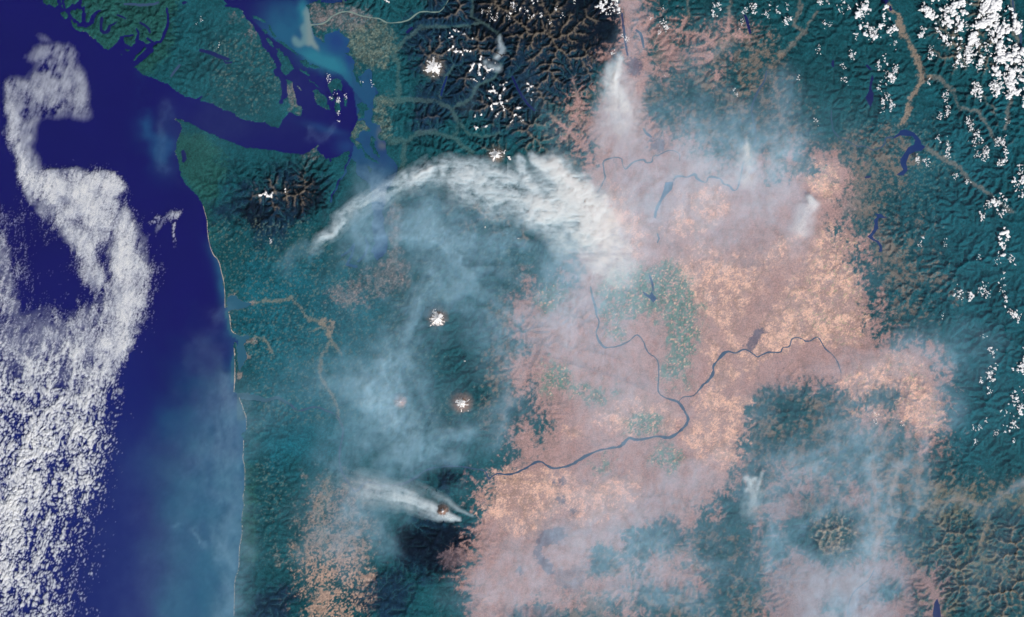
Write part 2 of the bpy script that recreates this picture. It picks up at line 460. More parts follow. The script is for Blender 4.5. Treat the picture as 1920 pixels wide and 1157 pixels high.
SILTY = ([(582, 47, 4), (600, 45, 3.5), (613, 40, 3.5), (623, 30, 3), (640, 23, 3), (653, 22, 3), (673, 28, 3), (690, 32, 3), (710, 35, 3), (727, 43, 3), (747, 42, 3), (767, 37, 3), (787, 23, 3), (813, 23, 3), (827, 20, 2.5), (840, 0, 2.5), (850, -50, 2.5)],
         'pale silty river meandering through the mottled delta city')
LAKES = [
    ([(1674, 257.6), (1685, 250), (1687.6, 245), (1699, 242.6), (1706.4, 246), (1714, 249), (1720, 255), (1726.5, 264), (1727.7, 271), (1735, 275), (1727.7, 282.7), (1715, 285), (1705, 290), (1699, 305), (1701.4, 320), (1694, 329),
      (1681, 328), (1687.6, 323), (1694, 318), (1688, 308), (1687.6, 299), (1695, 289), (1702.7, 276.5), (1714, 271), (1715, 262.6), (1710, 255), (1700, 255), (1687.6, 254), (1677.6, 259)], 'big hooked royal blue lake in dark forest'),
    ([(1639, 399), (1645, 401.6), (1652, 401), (1657, 406), (1665.7, 409), (1653.6, 408.5), (1648, 409), (1646, 415), (1645.5, 421.5), (1647, 428), (1640, 437), (1636, 443), (1639, 448.5), (1647, 451.5), (1653, 460),
      (1654, 471), (1648, 473), (1649.5, 463), (1643.5, 454), (1634, 449.5), (1626, 444), (1631, 439.6), (1638, 430), (1640, 418), (1638, 413.7), (1644.5, 407)], 'thin zigzag royal blue lake beside the pale town plain'),
    ([(1635, 140), (1638, 147), (1635, 158), (1634, 167), (1638.5, 176), (1637, 190), (1632, 202), (1625, 190), (1622, 183), (1629, 171), (1630, 160), (1632, 150)], 'slender navy lake between forested ridges'),
    (fat([(1624, 122), (1628, 126), (1633, 131)], 5), 'tiny navy lake just above the slender navy lake'),
    ([(1648, -40), (1668, -40), (1666, 2), (1661, 9), (1652, 4)], 'dark lake at the head of the tan trench valley'),
    (fat([(1668, 12), (1671, 20)], 7), 'small dark pond at the head of the tan trench valley'),
    (fat([(1396, 28), (1400, 36), (1403, 48), (1407, 64)], 6), 'narrow navy lake in green hills below small clouds'),
    (fat([(1562, 113), (1561, 120), (1563, 126)], 5), 'small navy lake on the forested slope beside cloud puffs'),
    (fat([(1621, 333), (1628, 332), (1633, 331)], 4.5), 'sliver of dark lake in pale hills below the hooked lake'),
    (fat([(1166, 25), (1169, 50), (1172, 72), (1174, 88), (1177, 104)], 5), 'long dark lake down the dry brown valley'),
    (fat([(1192, 56), (1200, 62), (1204, 72), (1207, 90)], 5), 'curved slate lake on brown upland beside smoke'),
    (fat([(1206, 241), (1211, 249), (1216, 253), (1222, 258)], 5), 'slate lake crescent beside the tall smoke plume'),
    (fat([(960, 143), (970, 165), (979, 181), (990, 196), (1003, 208)], 5), 'long black lake in the deep snowy range'),
    ([(1247, 342), (1263, 340), (1260, 355), (1250, 365), (1240, 378), (1232, 398), (1230, 410), (1225, 408), (1230, 387), (1238, 373), (1245, 355)], 'tapering blue coulee lake on the hazy plateau'),
    ([(1204.5, 545), (1212, 551), (1218, 553.6), (1222, 546), (1225, 552), (1232, 560.5), (1225, 567.4), (1216.6, 559), (1207, 552)], 'star shaped blue reservoir among irrigated circles'),
    (fat([(1217, 515), (1221, 525), (1224, 535), (1224, 546)], 4), 'thin crooked blue lake above the star shaped reservoir'),
    (fat([(1232, 438), (1236, 447), (1232, 456)], 3.5), 'thin slate lake chain in the hazy coulee'),
    ([(1752, 1130), (1757, 1122), (1762, 1135), (1764, 1157), (1764, 1185), (1752, 1185), (1749, 1148)], 'black wedge lake at the foot of the rocky range'),
    (fat([(374, 94), (388, 97), (397, 100), (409, 105), (420, 109), (430, 112)], 8), 'long navy lake across the forested island'),
    (fat([(419, 113), (424, 118), (436, 116.5)], 4), 'side arm of the long navy island lake'),
    (fat([(338, 121), (333, 127), (328, 133), (320, 144)], 5), 'narrow tidal lake near the strait shore of the huge island'),
    ([(188, 33), (192, 31), (194, 36), (192, 46), (192, 55), (197, 58), (201, 54), (203, 48), (213, 43), (221, 39), (215, 46), (208, 50), (207, 58), (202, 63), (193, 64), (187, 58), (187, 44)], 'forked purple lake near the fjord coast beach'),
    (fat([(232, 8), (248, 8), (262, 9.5), (276, 9), (288, 8), (298, 4)], 5.5), 'long thin lake across the island mountains'),
    (fat([(262, 42), (271, 47), (278, 53), (282, 62)], 5), 'short dark lake above the sound inside the island hills'),
    (fat([(219, 28), (228, 31), (236, 35)], 3.5), 'sliver lake in the dark hills above the forked lake'),
    ([(341, 4), (346, 2), (352, 4), (347, 8), (342, 9)], 'round dark lake beside the mill town valley'),
    (fat([(342, 282), (344, 288), (346, 297), (343, 304)], 8), 'dark lake just behind the ocean cape'),
    (fat([(762, 62), (768, 56), (774, 52)], 6), 'dark lake at the edge of the delta plain under mountains'),
    (fat([(838, 143), (834, 155), (830, 166), (827, 180)], 4.5), 'milky blue reservoir below the snow dome'),
]
VALLEYS = [  # flat valley floors between the ranges: line, half width of the flat
    [(693, 187, 26), (723, 190, 18), (763, 187, 12), (807, 188, 10), (827, 193, 9), (847, 203, 8), (857, 227, 8), (857, 247, 7), (847, 257, 7), (813, 248, 8), (780, 252, 10), (757, 267, 12), (733, 263, 20)],
    [(847, 203, 7), (880, 187, 7), (897, 160, 6), (927, 147, 5), (940, 120, 4)], [(737, 103, 8), (747, 120, 8), (747, 150, 7), (747, 180, 7)],
    [(827, 180, 5), (838, 143, 5), (850, 125, 4)], [(737, 96, 20), (760, 75, 8), (790, 50, 8), (850, 50, 4), (900, 45, 4)], [(885, 0, 5), (885, 30, 5), (905, 45, 4), (930, 60, 4), (945, 90, 5)],
    [(857, 227, 6), (880, 250, 5), (905, 258, 4), (935, 250, 4)], [(847, 257, 6), (865, 270, 5), (885, 285, 4)],
    [(757, 267, 12), (755, 300, 12), (752, 330, 14), (745, 380, 16), (740, 440, 18), (735, 500, 24)], [(480, 568, 7), (515, 566, 7), (547, 559, 7), (560, 576, 6), (577, 599, 6), (610, 606, 10), (617, 620, 8), (620, 640, 8), (640, 660, 8)],
    [(617, 619, 5), (600, 615, 4), (580, 625, 3)], [(480, 633, 5), (497, 640, 4), (510, 660, 4)], [(620, 640, 8), (600, 670, 8), (600, 700, 7), (630, 760, 7), (640, 800, 8)],
    [(620, 890, 20), (600, 960, 30), (610, 1040, 36), (610, 1100, 36), (600, 1217, 40)], [(650, 910, 20), (680, 930, 20), (700, 930, 10)],
    [(1060, 260, 4), (1080, 230, 5), (1085, 190, 5), (1075, 150, 4)], [(1030, 215, 4), (1060, 240, 5), (1095, 275, 6)], [(1180, -40, 10), (1175, 60, 10), (1190, 120, 12), (1205, 160, 10), (1180, 230, 14), (1160, 290, 14)],
    [(1290, -40, 4), (1290, 30, 5), (1275, 60, 6), (1300, 62, 5), (1325, 70, 5), (1345, 95, 5), (1335, 110, 5)], [(1405, 70, 6), (1370, 68, 6), (1355, 90, 5), (1340, 110, 5), (1345, 150, 5)], [(1370, -20, 4), (1368, 40, 4), (1366, 66, 4)],
    [(1500, -40, 4), (1500, 10, 5), (1488, 45, 5), (1508, 60, 6), (1520, 40, 4), (1530, 20, 3)], [(1508, 60, 6), (1475, 95, 8), (1450, 120, 10), (1455, 170, 10), (1468, 230, 10), (1490, 250, 9), (1480, 300, 10)],
    [(1665, 10, 7), (1680, 30, 8), (1695, 65, 12), (1710, 90, 14), (1725, 130, 14), (1725, 155, 14), (1740, 140, 8), (1712, 175, 8), (1700, 210, 9), (1690, 235, 12)],
    [(1738, 140, 7), (1765, 150, 6), (1785, 170, 5), (1800, 205, 6), (1835, 210, 5), (1855, 240, 6), (1865, 265, 5)], [(1735, 278, 5), (1760, 295, 6), (1800, 315, 5), (1822, 340, 5), (1860, 370, 6), (1900, 400, 6)],
    [(1892, -40, 8), (1905, 60, 12), (1905, 110, 10), (1893, 180, 6), (1885, 240, 6)], [(1640, 395, 14), (1600, 385, 14), (1570, 395, 12)],
    [(1725, 850, 6), (1722, 900, 7), (1722, 960, 8), (1740, 945, 7), (1800, 935, 6), (1850, 950, 6), (1900, 910, 6), (1960, 890, 6)], [(1850, 950, 6), (1855, 975, 5), (1840, 1020, 4)],
    [(1720, 960, 6), (1715, 975, 6), (1660, 960, 9), (1650, 1010, 8), (1635, 1055, 10)], [(1640, 880, 7), (1642, 940, 7), (1645, 990, 6)], [(1690, 870, 6), (1670, 930, 7)],
    [(1500, 700, 6), (1577, 699, 6), (1610, 710, 7), (1650, 680, 6), (1660, 650, 4)], [(1742, 1090, 10), (1757, 1124, 9), (1757, 1200, 10)],
]

land = poly(MAINLAND)
isl = np.zeros(GX.shape, np.int16)
for k, (p, lab) in enumerate(ISLANDS):
    m = poly(p)
    isl[m] = k + 1
    land = land | m
# frayed shorelines: shift the look-up a little
wob = 1.1
ii = np.clip(np.rint((GY + wob * fbm(GX / 7, GY / 7, 3, 3) * 2 - Y0) / S).astype(int), 0, NY - 1)
jj = np.clip(np.rint((GX + wob * fbm(GX / 7, GY / 7, 5, 3) * 2 - X0) / S).astype(int), 0, NX - 1)
land = land[ii, jj]; isl = isl[ii, jj]
arms = np.zeros(GX.shape)
for a in SEA_ARMS:
    arms = np.maximum(arms, stroke(a, 4))
landf = blur(land.astype(float), 1.0) - 0.5
landf = np.minimum(landf, 0.5 - arms)
sea = landf < 0

riv = np.zeros(GX.shape)
for k, (p, lab) in RIVERS.items():
    riv = np.maximum(riv, stroke([(a, b, c + 1.2) for a, b, c in p], 3))
riv = np.maximum(riv, stroke(SILTY[0], 3))
lak = np.zeros(GX.shape)
for p, lab in LAKES:
    lak = np.maximum(lak, poly(p).astype(float))
lak = np.maximum(lak, 0)
val = np.zeros(GX.shape)
for v in VALLEYS:
    val = np.maximum(val, stroke([(a, b, c * 0.55) for a, b, c in v], 6, 2.0))
print('map', time.time() - T0)

# ------------------------------------------------------------------ relief: uplift, then rivers cut it
UP = [  # x, y, rx, ry, turn, height
    (250, 30, 170, 60, 25, 1.5), (370, 100, 130, 60, 25, 1.25), (330, 170, 60, 25, 20, 0.9), (470, 170, 45, 40, 20, 0.7),
    (505, 365, 75, 60, 0, 2.1), (560, 355, 55, 55, 0, 2.3), (440, 350, 60, 50, 20, 1.3), (440, 420, 50, 40, 0, 1.0), (530, 500, 70, 40, 0, 0.5), (510, 620, 70, 45, 0, 0.7),
    (730, -10, 90, 40, 0, 2.0), (860, 20, 90, 60, 0, 2.6), (830, 110, 90, 60, 0, 2.5), (930, 60, 110, 90, 0, 2.7), (1040, 90, 110, 110, 0, 2.6), (920, 170, 80, 80, 0, 2.6),
    (800, 220, 70, 30, 0, 1.9), (810, 275, 60, 30, 0, 1.9), (970, 200, 90, 80, 30, 2.7), (1030, 270, 70, 60, 30, 2.3), (920, 270, 50, 50, 0, 2.4), (1100, 60, 70, 80, 0, 2.1),
    (890, 400, 110, 80, 20, 2.1), (970, 380, 60, 60, 0, 2.2), (1000, 450, 70, 40, 30, 1.9), (880, 520, 90, 70, 0, 1.7), (800, 620, 70, 80, 0, 1.6), (890, 680, 70, 100, 0, 1.8), (780, 730, 80, 70, 0, 1.5),
    (870, 800, 60, 60, 0, 1.5), (820, 910, 50, 40, 0, 1.6), (830, 1000, 70, 70, 0, 1.7), (780, 1100, 90, 90, 0, 1.6), (500, 800, 60, 50, 0, 0.8), (510, 950, 60, 110, 0, 1.0), (500, 1110, 60, 80, 0, 1.1),
    (1240, 200, 60, 60, 0, 1.6), (1300, 150, 70, 90, 0, 1.7), (1370, 190, 50, 110, 0, 1.6), (1280, 40, 90, 70, 0, 1.7), (1400, 40, 80, 60, 0, 1.7), (1500, 150, 60, 140, 0, 1.7), (1560, 60, 60, 90, 0, 1.9),
    (1600, 130, 70, 110, 5, 1.9), (1650, 190, 50, 90, 10, 1.8), (1780, 90, 60, 90, -10, 2.1), (1850, 60, 60, 110, -15, 2.3), (1840, 230, 70, 90, -25, 2.1), (1780, 240, 60, 50, -25, 1.8), (1800, 380, 100, 60, -25, 1.9),
    (1880, 330, 60, 70, -25, 2.0), (1700, 440, 60, 60, 0, 1.6), (1790, 520, 120, 90, -20, 1.9), (1880, 620, 90, 110, -20, 2.1), (1720, 600, 60, 40, 0, 1.3), (1840, 760, 80, 90, 0, 2.0), (1810, 860, 80, 70, 0, 1.9),
    (1900, 830, 70, 70, 0, 2.1), (1480, 780, 70, 55, -25, 1.6), (1440, 850, 60, 40, 0, 1.3), (1560, 760, 50, 40, 0, 1.2), (1560, 1000, 65, 55, 35, 2.6), (1690, 990, 45, 60, 0, 1.9), (1780, 1010, 70, 70, 0, 2.2), (1800, 1080, 40, 80, 0, 2.4),
    (1890, 1020, 60, 60, 0, 2.5), (1880, 1110, 80, 70, 0, 2.4), (1660, 1110, 40, 30, 0, 1.5), (1720, 1120, 30, 60, 0, 1.7), (1400, 1080, 70, 80, 0, 1.7), (1340, 1050, 50, 50, 0, 1.4), (1235, 1010, 45, 28, 0, 1.3),
    (1220, 1110, 70, 40, 0, 1.3), (1130, 1060, 40, 30, 0, 1.0), (1000, 1150, 60, 25, 0, 1.0), (1390, 950, 50, 40, 0, 1.1), (1340, 1130, 70, 40, 0, 1.3), (1600, 870, 100, 60, 0, 1.3), (1660, 740, 70, 40, 0, 0.9),
    (1600, 480, 50, 60, 0, 0.5), (1080, 590, 70, 25, 15, 0.8), (1080, 650, 90, 14, 15, 0.6), (1110, 700, 90, 12, 18, 0.6), (1040, 560, 60, 40, 0, 0.9), (1000, 640, 40, 60, 0, 1.0), (1000, 780, 60, 30, 0, 0.8), (1250, 900, 200, 60, 0, 0.25)]
U = np.full(GX.shape, 0.07)
wxn = 22 * fbm(GX / 60, GY / 60, 11, 4); wyn = 22 * fbm(GX / 60, GY / 60, 12, 4)
for x, y, rx, ry, an, h in UP:
    c, s = math.cos(math.radians(an)), math.sin(math.radians(an))
    r = 2.4 * max(rx, ry) + 30
    i0, i1 = max(0, int((y - r - Y0) / S)), min(NY, int((y + r - Y0) / S))
    j0, j1 = max(0, int((x - r - X0) / S)), min(NX, int((x + r - X0) / S))
    sl = (slice(i0, i1), slice(j0, j1))
    dx = GX[sl] + wxn[sl] - x; dy = GY[sl] + wyn[sl] - y
    q = ((dx * c + dy * s) / rx) ** 2 + ((-dx * s + dy * c) / ry) ** 2
    U[sl] = np.maximum(U[sl], h * np.exp(-0.7 * q * np.sqrt(q + 1e-6)))
U = np.maximum(U, 0.07)
fixed = sea | (riv > 0.5) | (lak > 0.5) | (val > 0.5)


def carve(h, U, fix, cell, its, K, dt, diff):
    ny, nx = h.shape
    idx = np.arange(ny * nx).reshape(ny, nx)
    offs = [(-1, -1, 1.414), (-1, 0, 1), (-1, 1, 1.414), (0, -1, 1), (0, 1, 1), (1, -1, 1.414), (1, 0, 1), (1, 1, 1.414)]
    fixr = fix.ravel()
    for it in range(its):
        hp = np.pad(h, 1, mode='edge')
        best = np.zeros(h.shape); rc = idx.copy(); dl = np.ones(h.shape)
        for a, b, L in offs:
            sl = (h - hp[1 + a:1 + a + ny, 1 + b:1 + b + nx]) / L
            m = sl > best
            best = np.where(m, sl, best)
            rc = np.where(m, np.clip(idx + a * nx + b, 0, ny * nx - 1), rc)
            dl = np.where(m, L, dl)
        rc = rc.ravel(); rc[fixr] = np.arange(ny * nx)[fixr]
        order = np.argsort(h.ravel(), kind='stable')
        A = [1.0] * (ny * nx)
        r = rc.tolist(); ol = order.tolist()
        for n in reversed(ol):
            q = r[n]
            if q != n:
                A[q] += A[n]
        A = np.array(A)
        hn = h.ravel() + dt * U.ravel()
        hn[fixr] = h.ravel()[fixr]
        cc = (K * dt * np.sqrt(A) * cell ** 0.0 / dl.ravel())
        cl = cc.tolist(); H = hn.tolist()
        for n in ol:
            q = r[n]
            if q != n:
                c = cl[n]
                H[n] = (H[n] + c * H[q]) / (1 + c)
        h = np.array(H).reshape(ny, nx)
        if diff:
            hp = np.pad(h, 1, mode='edge')
            lap = hp[:-2, 1:-1] + hp[2:, 1:-1] + hp[1:-1, :-2] + hp[1:-1, 2:] - 4 * h
            h = np.where(fix, h, h + diff * lap)
    return h


c2 = (slice(0, NY, 2), slice(0, NX, 2))
h0 = 0.5 * (1 + fbm(GX[c2] / 30, GY[c2] / 30, 21, 6, 0.6)) + 0.05 * rng.random(U[c2].shape)
h0[fixed[c2]] = 0
hc = carve(h0, U[c2], fixed[c2], 2, 34, 1.6, 0.3, 0.03)
print('carve 1', time.time() - T0)
ncy, ncx = hc.shape
fy = np.clip(np.arange(NY) / 2.0, 0, ncy - 1.001); fx = np.clip(np.arange(NX) / 2.0, 0, ncx - 1.001)
iy = fy.astype(int); ix = fx.astype(int); v = (fy - iy)[:, None]; u = (fx - ix)[None, :]
hf = (hc[iy][:, ix] * (1 - u) + hc[iy][:, ix + 1] * u) * (1 - v) + (hc[iy + 1][:, ix] * (1 - u) + hc[iy + 1][:, ix + 1] * u) * v
hf = hf + np.clip(U, 0.3, 3) * 0.5 * (fbm(GX / 8, GY / 8, 31, 4, 0.65) + rng.random(U.shape) * 0.5)
hf[fixed] = 0
hf = carve(hf, U, fixed, 1, 8, 1.5, 0.2, 0.006)
hf = np.maximum(hf, 0)
print('carve 2', time.time() - T0, hf.max(), np.percentile(hf[~sea], [50, 90, 99]))
REL = hf

# ------------------------------------------------------------------ height field
inland = blur((~sea).astype(float), 60)
BASE = 0.05 + 0.55 * np.clip(inland - 0.45, 0, 1) ** 1.3
RS = 0.85
LOC = REL - blur(REL, 5.5)
LOCN = LOC / (blur(np.abs(LOC), 12) * 2.2 + 0.05)
ALP = 1 + 1.3 * np.clip(np.exp(-((GX - 960) / 170) ** 4 - ((GY - 120) / 170) ** 4) + np.exp(-((GX - 545) / 80) ** 4 - ((GY - 360) / 60) ** 4) + np.exp(-((GX - 1850) / 120) ** 4 - ((GY - 1060) / 110) ** 4) + 0.6 * np.exp(-((GX - 1800) / 160) ** 4 - ((GY - 350) / 420) ** 4), 0, 1)
FINE = fbm(GX / 3.6, GY / 3.6, 33, 3, 0.7)
Z = BASE + np.maximum(RS * (0.36 * REL + LOC * ALP * 2.0 / (0.75 + U)), 0.02) + 0.06 * np.clip(U, 0.1, 1) * FINE
Z = np.where((riv > 0.3) | (lak > 0.3), BASE - 0.12 * np.maximum(riv, lak), Z)
Z = np.where(landf < 0.16, np.minimum(Z, 0.05 + landf * 1.2), Z)
Z[sea] = np.minimum(landf[sea] * 1.5, -0.02)


def soft_mask(outlines, r=6.0, fray=0.5, fs=14.0, seed=1, lift=0.0, edge=0.16):
    m = np.zeros(GX.shape)
    for p in outlines:
        m = np.maximum(m, poly(p).astype(float))
    b = blur(m, r * 1.5)
    f = 1.1 * fbm(GX / fs, GY / fs, seed, 5, 0.66) + 0.9 * fbm(GX / (fs * 3), GY / (fs * 3), seed + 9, 3) + 0.8 * FINE
    if lift:
        f = f - lift * np.clip(LOCN, -1.2, 1.2) - 0.12 * lift * (REL - 1.2)
    return sstep(0.5 - edge, 0.5 + edge, b + fray * 0.62 * f * np.sqrt(np.clip(4 * b * (1 - b), 0, 1)))


def cells(size, seed, stretch=1.0):
    """patchwork of small plots: nearest jittered site, returns a random number for each plot."""
    x = GX / (size * stretch); y = GY / size
    ix = np.floor(x); iy = np.floor(y)
    bd = np.full(GX.shape, 9.0); bv = np.zeros(GX.shape)
    for a in (-1, 0, 1):
        for b in (-1, 0, 1):
            px = ix + a + 0.15 + 0.7 * hash2(ix + a, iy + b, seed); py = iy + b + 0.15 + 0.7 * hash2(ix + a, iy + b, seed + 1)
            d = np.maximum(np.abs(x - px), np.abs(y - py))
            m = d < bd
            bd = np.where(m, d, bd); bv = np.where(m, hash2(ix + a, iy + b, seed + 2), bv)
    return bv


def C(*c): return np.array(c, float)


def mixc(col, c, m):
    return col + (np.asarray(c) - col) * m[..., None]


E_ = lambda x, y, rx, ry, n=14: [(x + rx * math.cos(2 * math.pi * k / n), y + ry * math.sin(2 * math.pi * k / n)) for k in range(n)]

DRY = soft_mask([[(1160, -80), (1215, -80), (1212, 30), (1218, 100), (1250, 140), (1232, 180), (1255, 260), (1300, 300), (1360, 322), (1430, 318), (1500, 305), (1575, 300), (1590, 360), (1565, 415),
                  (1600, 440), (1622, 480), (1612, 540), (1640, 570), (1622, 620), (1690, 640), (1725, 660), (1765, 700), (1792, 760), (1782, 815), (1742, 840), (1700, 800), (1640, 790), (1580, 745), (1510, 712),
                  (1440, 740), (1420, 800), (1400, 870), (1380, 905), (1335, 950), (1290, 972), (1250, 985), (1190, 1015), (1140, 1035), (1150, 1080), (1230, 1065), (1310, 1050), (1320, 1095), (1240, 1140), (1180, 1120), (1150, 1157), (1050, 1130),
                  (1000, 1140), (960, 1217), (860, 1217), (862, 1110), (872, 1010), (890, 960), (905, 900), (945, 865), (965, 840), (1005, 815), (1030, 790), (990, 740), (962, 690), (972, 600), (985, 545), (1060, 512), (1110, 480),
                  (1130, 420), (1108, 370), (1128, 300), (1092, 268), (1100, 215), (1120, 180), (1150, 110)],
                 [(1250, 40), (1310, 50), (1350, 80), (1410, 62), (1440, 75), (1370, 82), (1350, 120), (1330, 150), (1310, 110), (1250, 90)],
                 [(1440, 905), (1500, 888), (1560, 890), (1610, 920), (1590, 960), (1545, 950), (1470, 930), (1455, 1010), (1490, 1040), (1560, 1060), (1640, 1050), (1690, 1060), (1720, 1120), (1715, 1217), (1440, 1217), (1440, 1010)],
                 [(1050, 200), (1095, 195), (1105, 290), (1060, 250)], [(1690, 1060), (1760, 1070), (1770, 1130), (1720, 1120)]], 17, 1.5, 18, 41, 0.4, 0.3)
FOREST_IN = soft_mask([E_(1480, 790, 78, 70), E_(1235, 1012, 45, 30), E_(1560, 1000, 82, 62), E_(1662, 1110, 30, 24), E_(1565, 1140, 30, 22), E_(1240, 190, 32, 40), E_(1225, 95, 20, 18), E_(1130, 1060, 30, 22), E_(1210, 1105, 18, 26), E_(1260, 1130, 40, 26), E_(1120, 1035, 22, 14), E_(1655, 745, 40, 18)], 9, 1.0, 14, 43, -0.3, 0.3)
DRY = np.clip(DRY - FOREST_IN, 0, 1)
WHEAT = soft_mask([[(1250, 420), (1240, 400), (1290, 350), (1360, 345), (1365, 390), (1330, 420), (1290, 440), (1250, 440)],
                   [(1262, 480), (1330, 470), (1420, 485), (1470, 440), (1560, 420), (1610, 450), (1620, 500), (1610, 560), (1622, 622), (1565, 665), (1545, 640), (1490, 640), (1440, 670), (1400, 700), (1340, 740), (1400, 740), (1425, 770), (1400, 830), (1362, 882), (1300, 872), (1272, 850), (1300, 800), (1300, 760), (1330, 720), (1350, 690), (1320, 650), (1300, 640), (1300, 560), (1262, 520)],
                   [(895, 930), (940, 890), (1000, 872), (1060, 890), (1130, 905), (1200, 890), (1200, 940), (1150, 972), (1100, 985), (1060, 960), (1005, 1005), (960, 1015), (930, 985), (900, 970)],
                   [(1110, 775), (1180, 748), (1270, 770), (1260, 812), (1200, 820), (1130, 800)], [(1140, 335), (1180, 370), (1195, 420), (1205, 480), (1160, 470), (1120, 400)],
                   [(1570, 705), (1690, 660), (1760, 720), (1785, 800), (1742, 832), (1690, 770), (1620, 785), (1575, 750)], [(1500, 310), (1580, 308), (1580, 370), (1520, 360)],
                   [(1060, 840), (1120, 770), (1090, 800), (1050, 800)]], 9, 1.1, 16, 45, 0, 0.3)
scab = np.zeros(GX.shape)
for p_ in ([(1530, 425, 22), (1485, 495, 30), (1435, 560, 34), (1395, 625, 26)], [(1265, 468, 8), (1340, 486, 9), (1430, 498, 14)], [(1300, 590, 16), (1345, 635, 20), (1375, 690, 14)], [(1440, 700, 10), (1500, 690, 12), (1560, 700, 14)], [(1290, 395, 5), (1330, 420, 6), (1370, 400, 6)], [(1540, 470, 4), (1520, 500, 4), (1495, 530, 4)]):
    sl_ = near(p_, 60)
    d_, _, w_, _ = track(p_, (GX + 14 * fbm(GX / 24, GY / 24, 38, 4))[sl_], (GY + 14 * fbm(GX / 24, GY / 24, 39, 4))[sl_])
    scab[sl_] = np.maximum(scab[sl_], 1 - sstep(0.45, 1.1, d_ / w_ + 0.8 * FINE[sl_]))
WHEAT = WHEAT * (1 - 0.8 * scab)
VALLEY_FIELDS = soft_mask([[(545, 1035), (572, 1000), (582, 905), (622, 890), (662, 930), (692, 972), (682, 1012), (700, 1062), (672, 1100), (662, 1217), (555, 1217), (572, 1100), (548, 1062)]], 14, 1.5, 9, 47, 0, 0.42)
IRRIG = soft_mask([[(1122, 522), (1180, 500), (1250, 490), (1300, 540), (1325, 590), (1296, 640), (1292, 700), (1282, 745), (1242, 722), (1242, 660), (1265, 612), (1222, 592), (1160, 602), (1122, 592)],
                   [(1000, 690), (1040, 680), (1090, 710), (1150, 730), (1172, 745), (1120, 757), (1080, 742), (1010, 722)], E_(1152, 628, 28, 11), E_(1130, 868, 22, 14), E_(1205, 795, 38, 18), E_(1250, 860, 36, 20), E_(1035, 560, 30, 22)], 9, 1.2, 11, 49, 0, 0.3)
URBAN = soft_mask([[(576, 6), (640, 10), (700, 30), (690, 60), (640, 52), (600, 66), (588, 62), (580, 40)], [(538, 150), (556, 172), (568, 205), (556, 218), (545, 208), (540, 180)], [(700, 500), (730, 480), (762, 500), (755, 545), (690, 545), (660, 520)],
                   [(733, 385), (745, 385), (750, 500), (738, 520), (732, 440)], E_(675, 925, 34, 22), E_(650, 560, 40, 22), E_(1600, 385, 34, 14), E_(586, 290, 18, 9), E_(445, 28, 12, 14), E_(470, 60, 10, 16)], 7, 1.3, 8, 51, 0, 0.35)
PALE = soft_mask([[(640, 50), (720, 40), (742, 90), (735, 110), (700, 130), (664, 120), (655, 80)], [(700, 190), (730, 180), (738, 260), (716, 262), (700, 232)], E_(672, 245, 16, 18), E_(600, 185, 14, 14), E_(560, 200, 12, 16)], 7, 1.3, 8, 53, 0, 0.35)
DARK = soft_mask([[(790, -80), (1170, -80), (1165, 110), (1110, 150), (1020, 200), (1000, 260), (940, 260), (900, 200), (860, 230), (780, 240), (770, 200), (830, 170), (770, 120)], E_(560, 360, 52, 50), E_(455, 385, 60, 38), E_(520, 430, 40, 40),
                  [(742, 985), (880, 980), (878, 1040), (850, 1080), (760, 1075), (735, 1030)], E_(850, 895, 30, 20), [(460, 1090), (560, 1085), (545, 1217), (455, 1217)], E_(730, 1120, 60, 40)], 14, 1.0, 22, 55, 0, 0.35)
GREEN = soft_mask([[(60, -80), (320, -80), (330, 100), (280, 150), (60, 60)], [(320, 225), (400, 260), (430, 300), (400, 420), (430, 560), (380, 420), (330, 320)], [(440, 860), (480, 860), (480, 1050), (440, 1060)]], 14, 0.6, 30, 57)
SCAR = soft_mask([[(1407.5, 624), (1425, 615.6), (1438.6, 617), (1431.7, 626), (1419.6, 641.5), (1409, 657), (1393.6, 653.6), (1400.6, 643)], E_(1457, 683, 6, 4), E_(1470, 683, 7, 4.5),
                  [(1013, 994), (1040, 991), (1063, 991), (1067, 1008), (1040, 1024), (1023, 1018), (1013, 1038), (1037, 1064), (1033, 1078), (1010, 1061), (1000, 1038), (1007, 1018)], E_(1045, 902, 14, 6), E_(1048, 938, 9, 13), E_(1075, 960, 7, 9), E_(975, 1070, 9, 6),
                  E_(1190, 125, 12, 22), E_(1232, 273, 18, 12), [(1300, 725), (1308, 700), (1302, 722), (1292, 728)]], 3, 1.3, 6, 59)
SCAR2 = soft_mask([E_(1070, 1085, 30, 22), E_(1560, 1115, 20, 12), E_(1010, 1150, 50, 14), E_(1590, 1130, 30, 14), E_(850, 1045, 26, 22)], 6, 0.9, 12, 61)

n1 = fbm(GX / 40, GY / 40, 71, 6, 0.6); n2 = fbm(GX / 7, GY / 7, 72, 4, 0.7); wn_ = rng.random(GX.shape)
plots = cells(3.6, 81); plots2 = cells(8.5, 91, 1.3); plots3 = cells(2.7, 95)
col = np.zeros(GX.shape + (3,)) + C(0.007, 0.060, 0.076)
col = mixc(col, C(0.013, 0.066, 0.056), np.clip(GREEN * 0.8, 0, 1))
col = mixc(col, C(0.006, 0.022, 0.046), DARK)
BLACK = soft_mask([[(752, 990), (880, 985), (876, 1035), (850, 1070), (780, 1068), (745, 1030)], E_(845, 890, 24, 14), [(905, -60), (1165, -60), (1160, 95), (1060, 100), (960, 90), (880, 60)], E_(570, 365, 40, 36), E_(1130, 95, 30, 14), E_(470, 400, 40, 22)], 12, 1.0, 20, 56, 0, 0.35)
col = mixc(col, C(0.003, 0.006, 0.014), BLACK * 0.95)
lowf = soft_mask([[(440, 480), (640, 470), (720, 560), (700, 800), (600, 880), (460, 860)], [(1640, 200), (1900, 200), (1960, 700), (1800, 900), (1740, 640), (1640, 560)]], 26, 0.8, 40, 58, 0, 0.45)
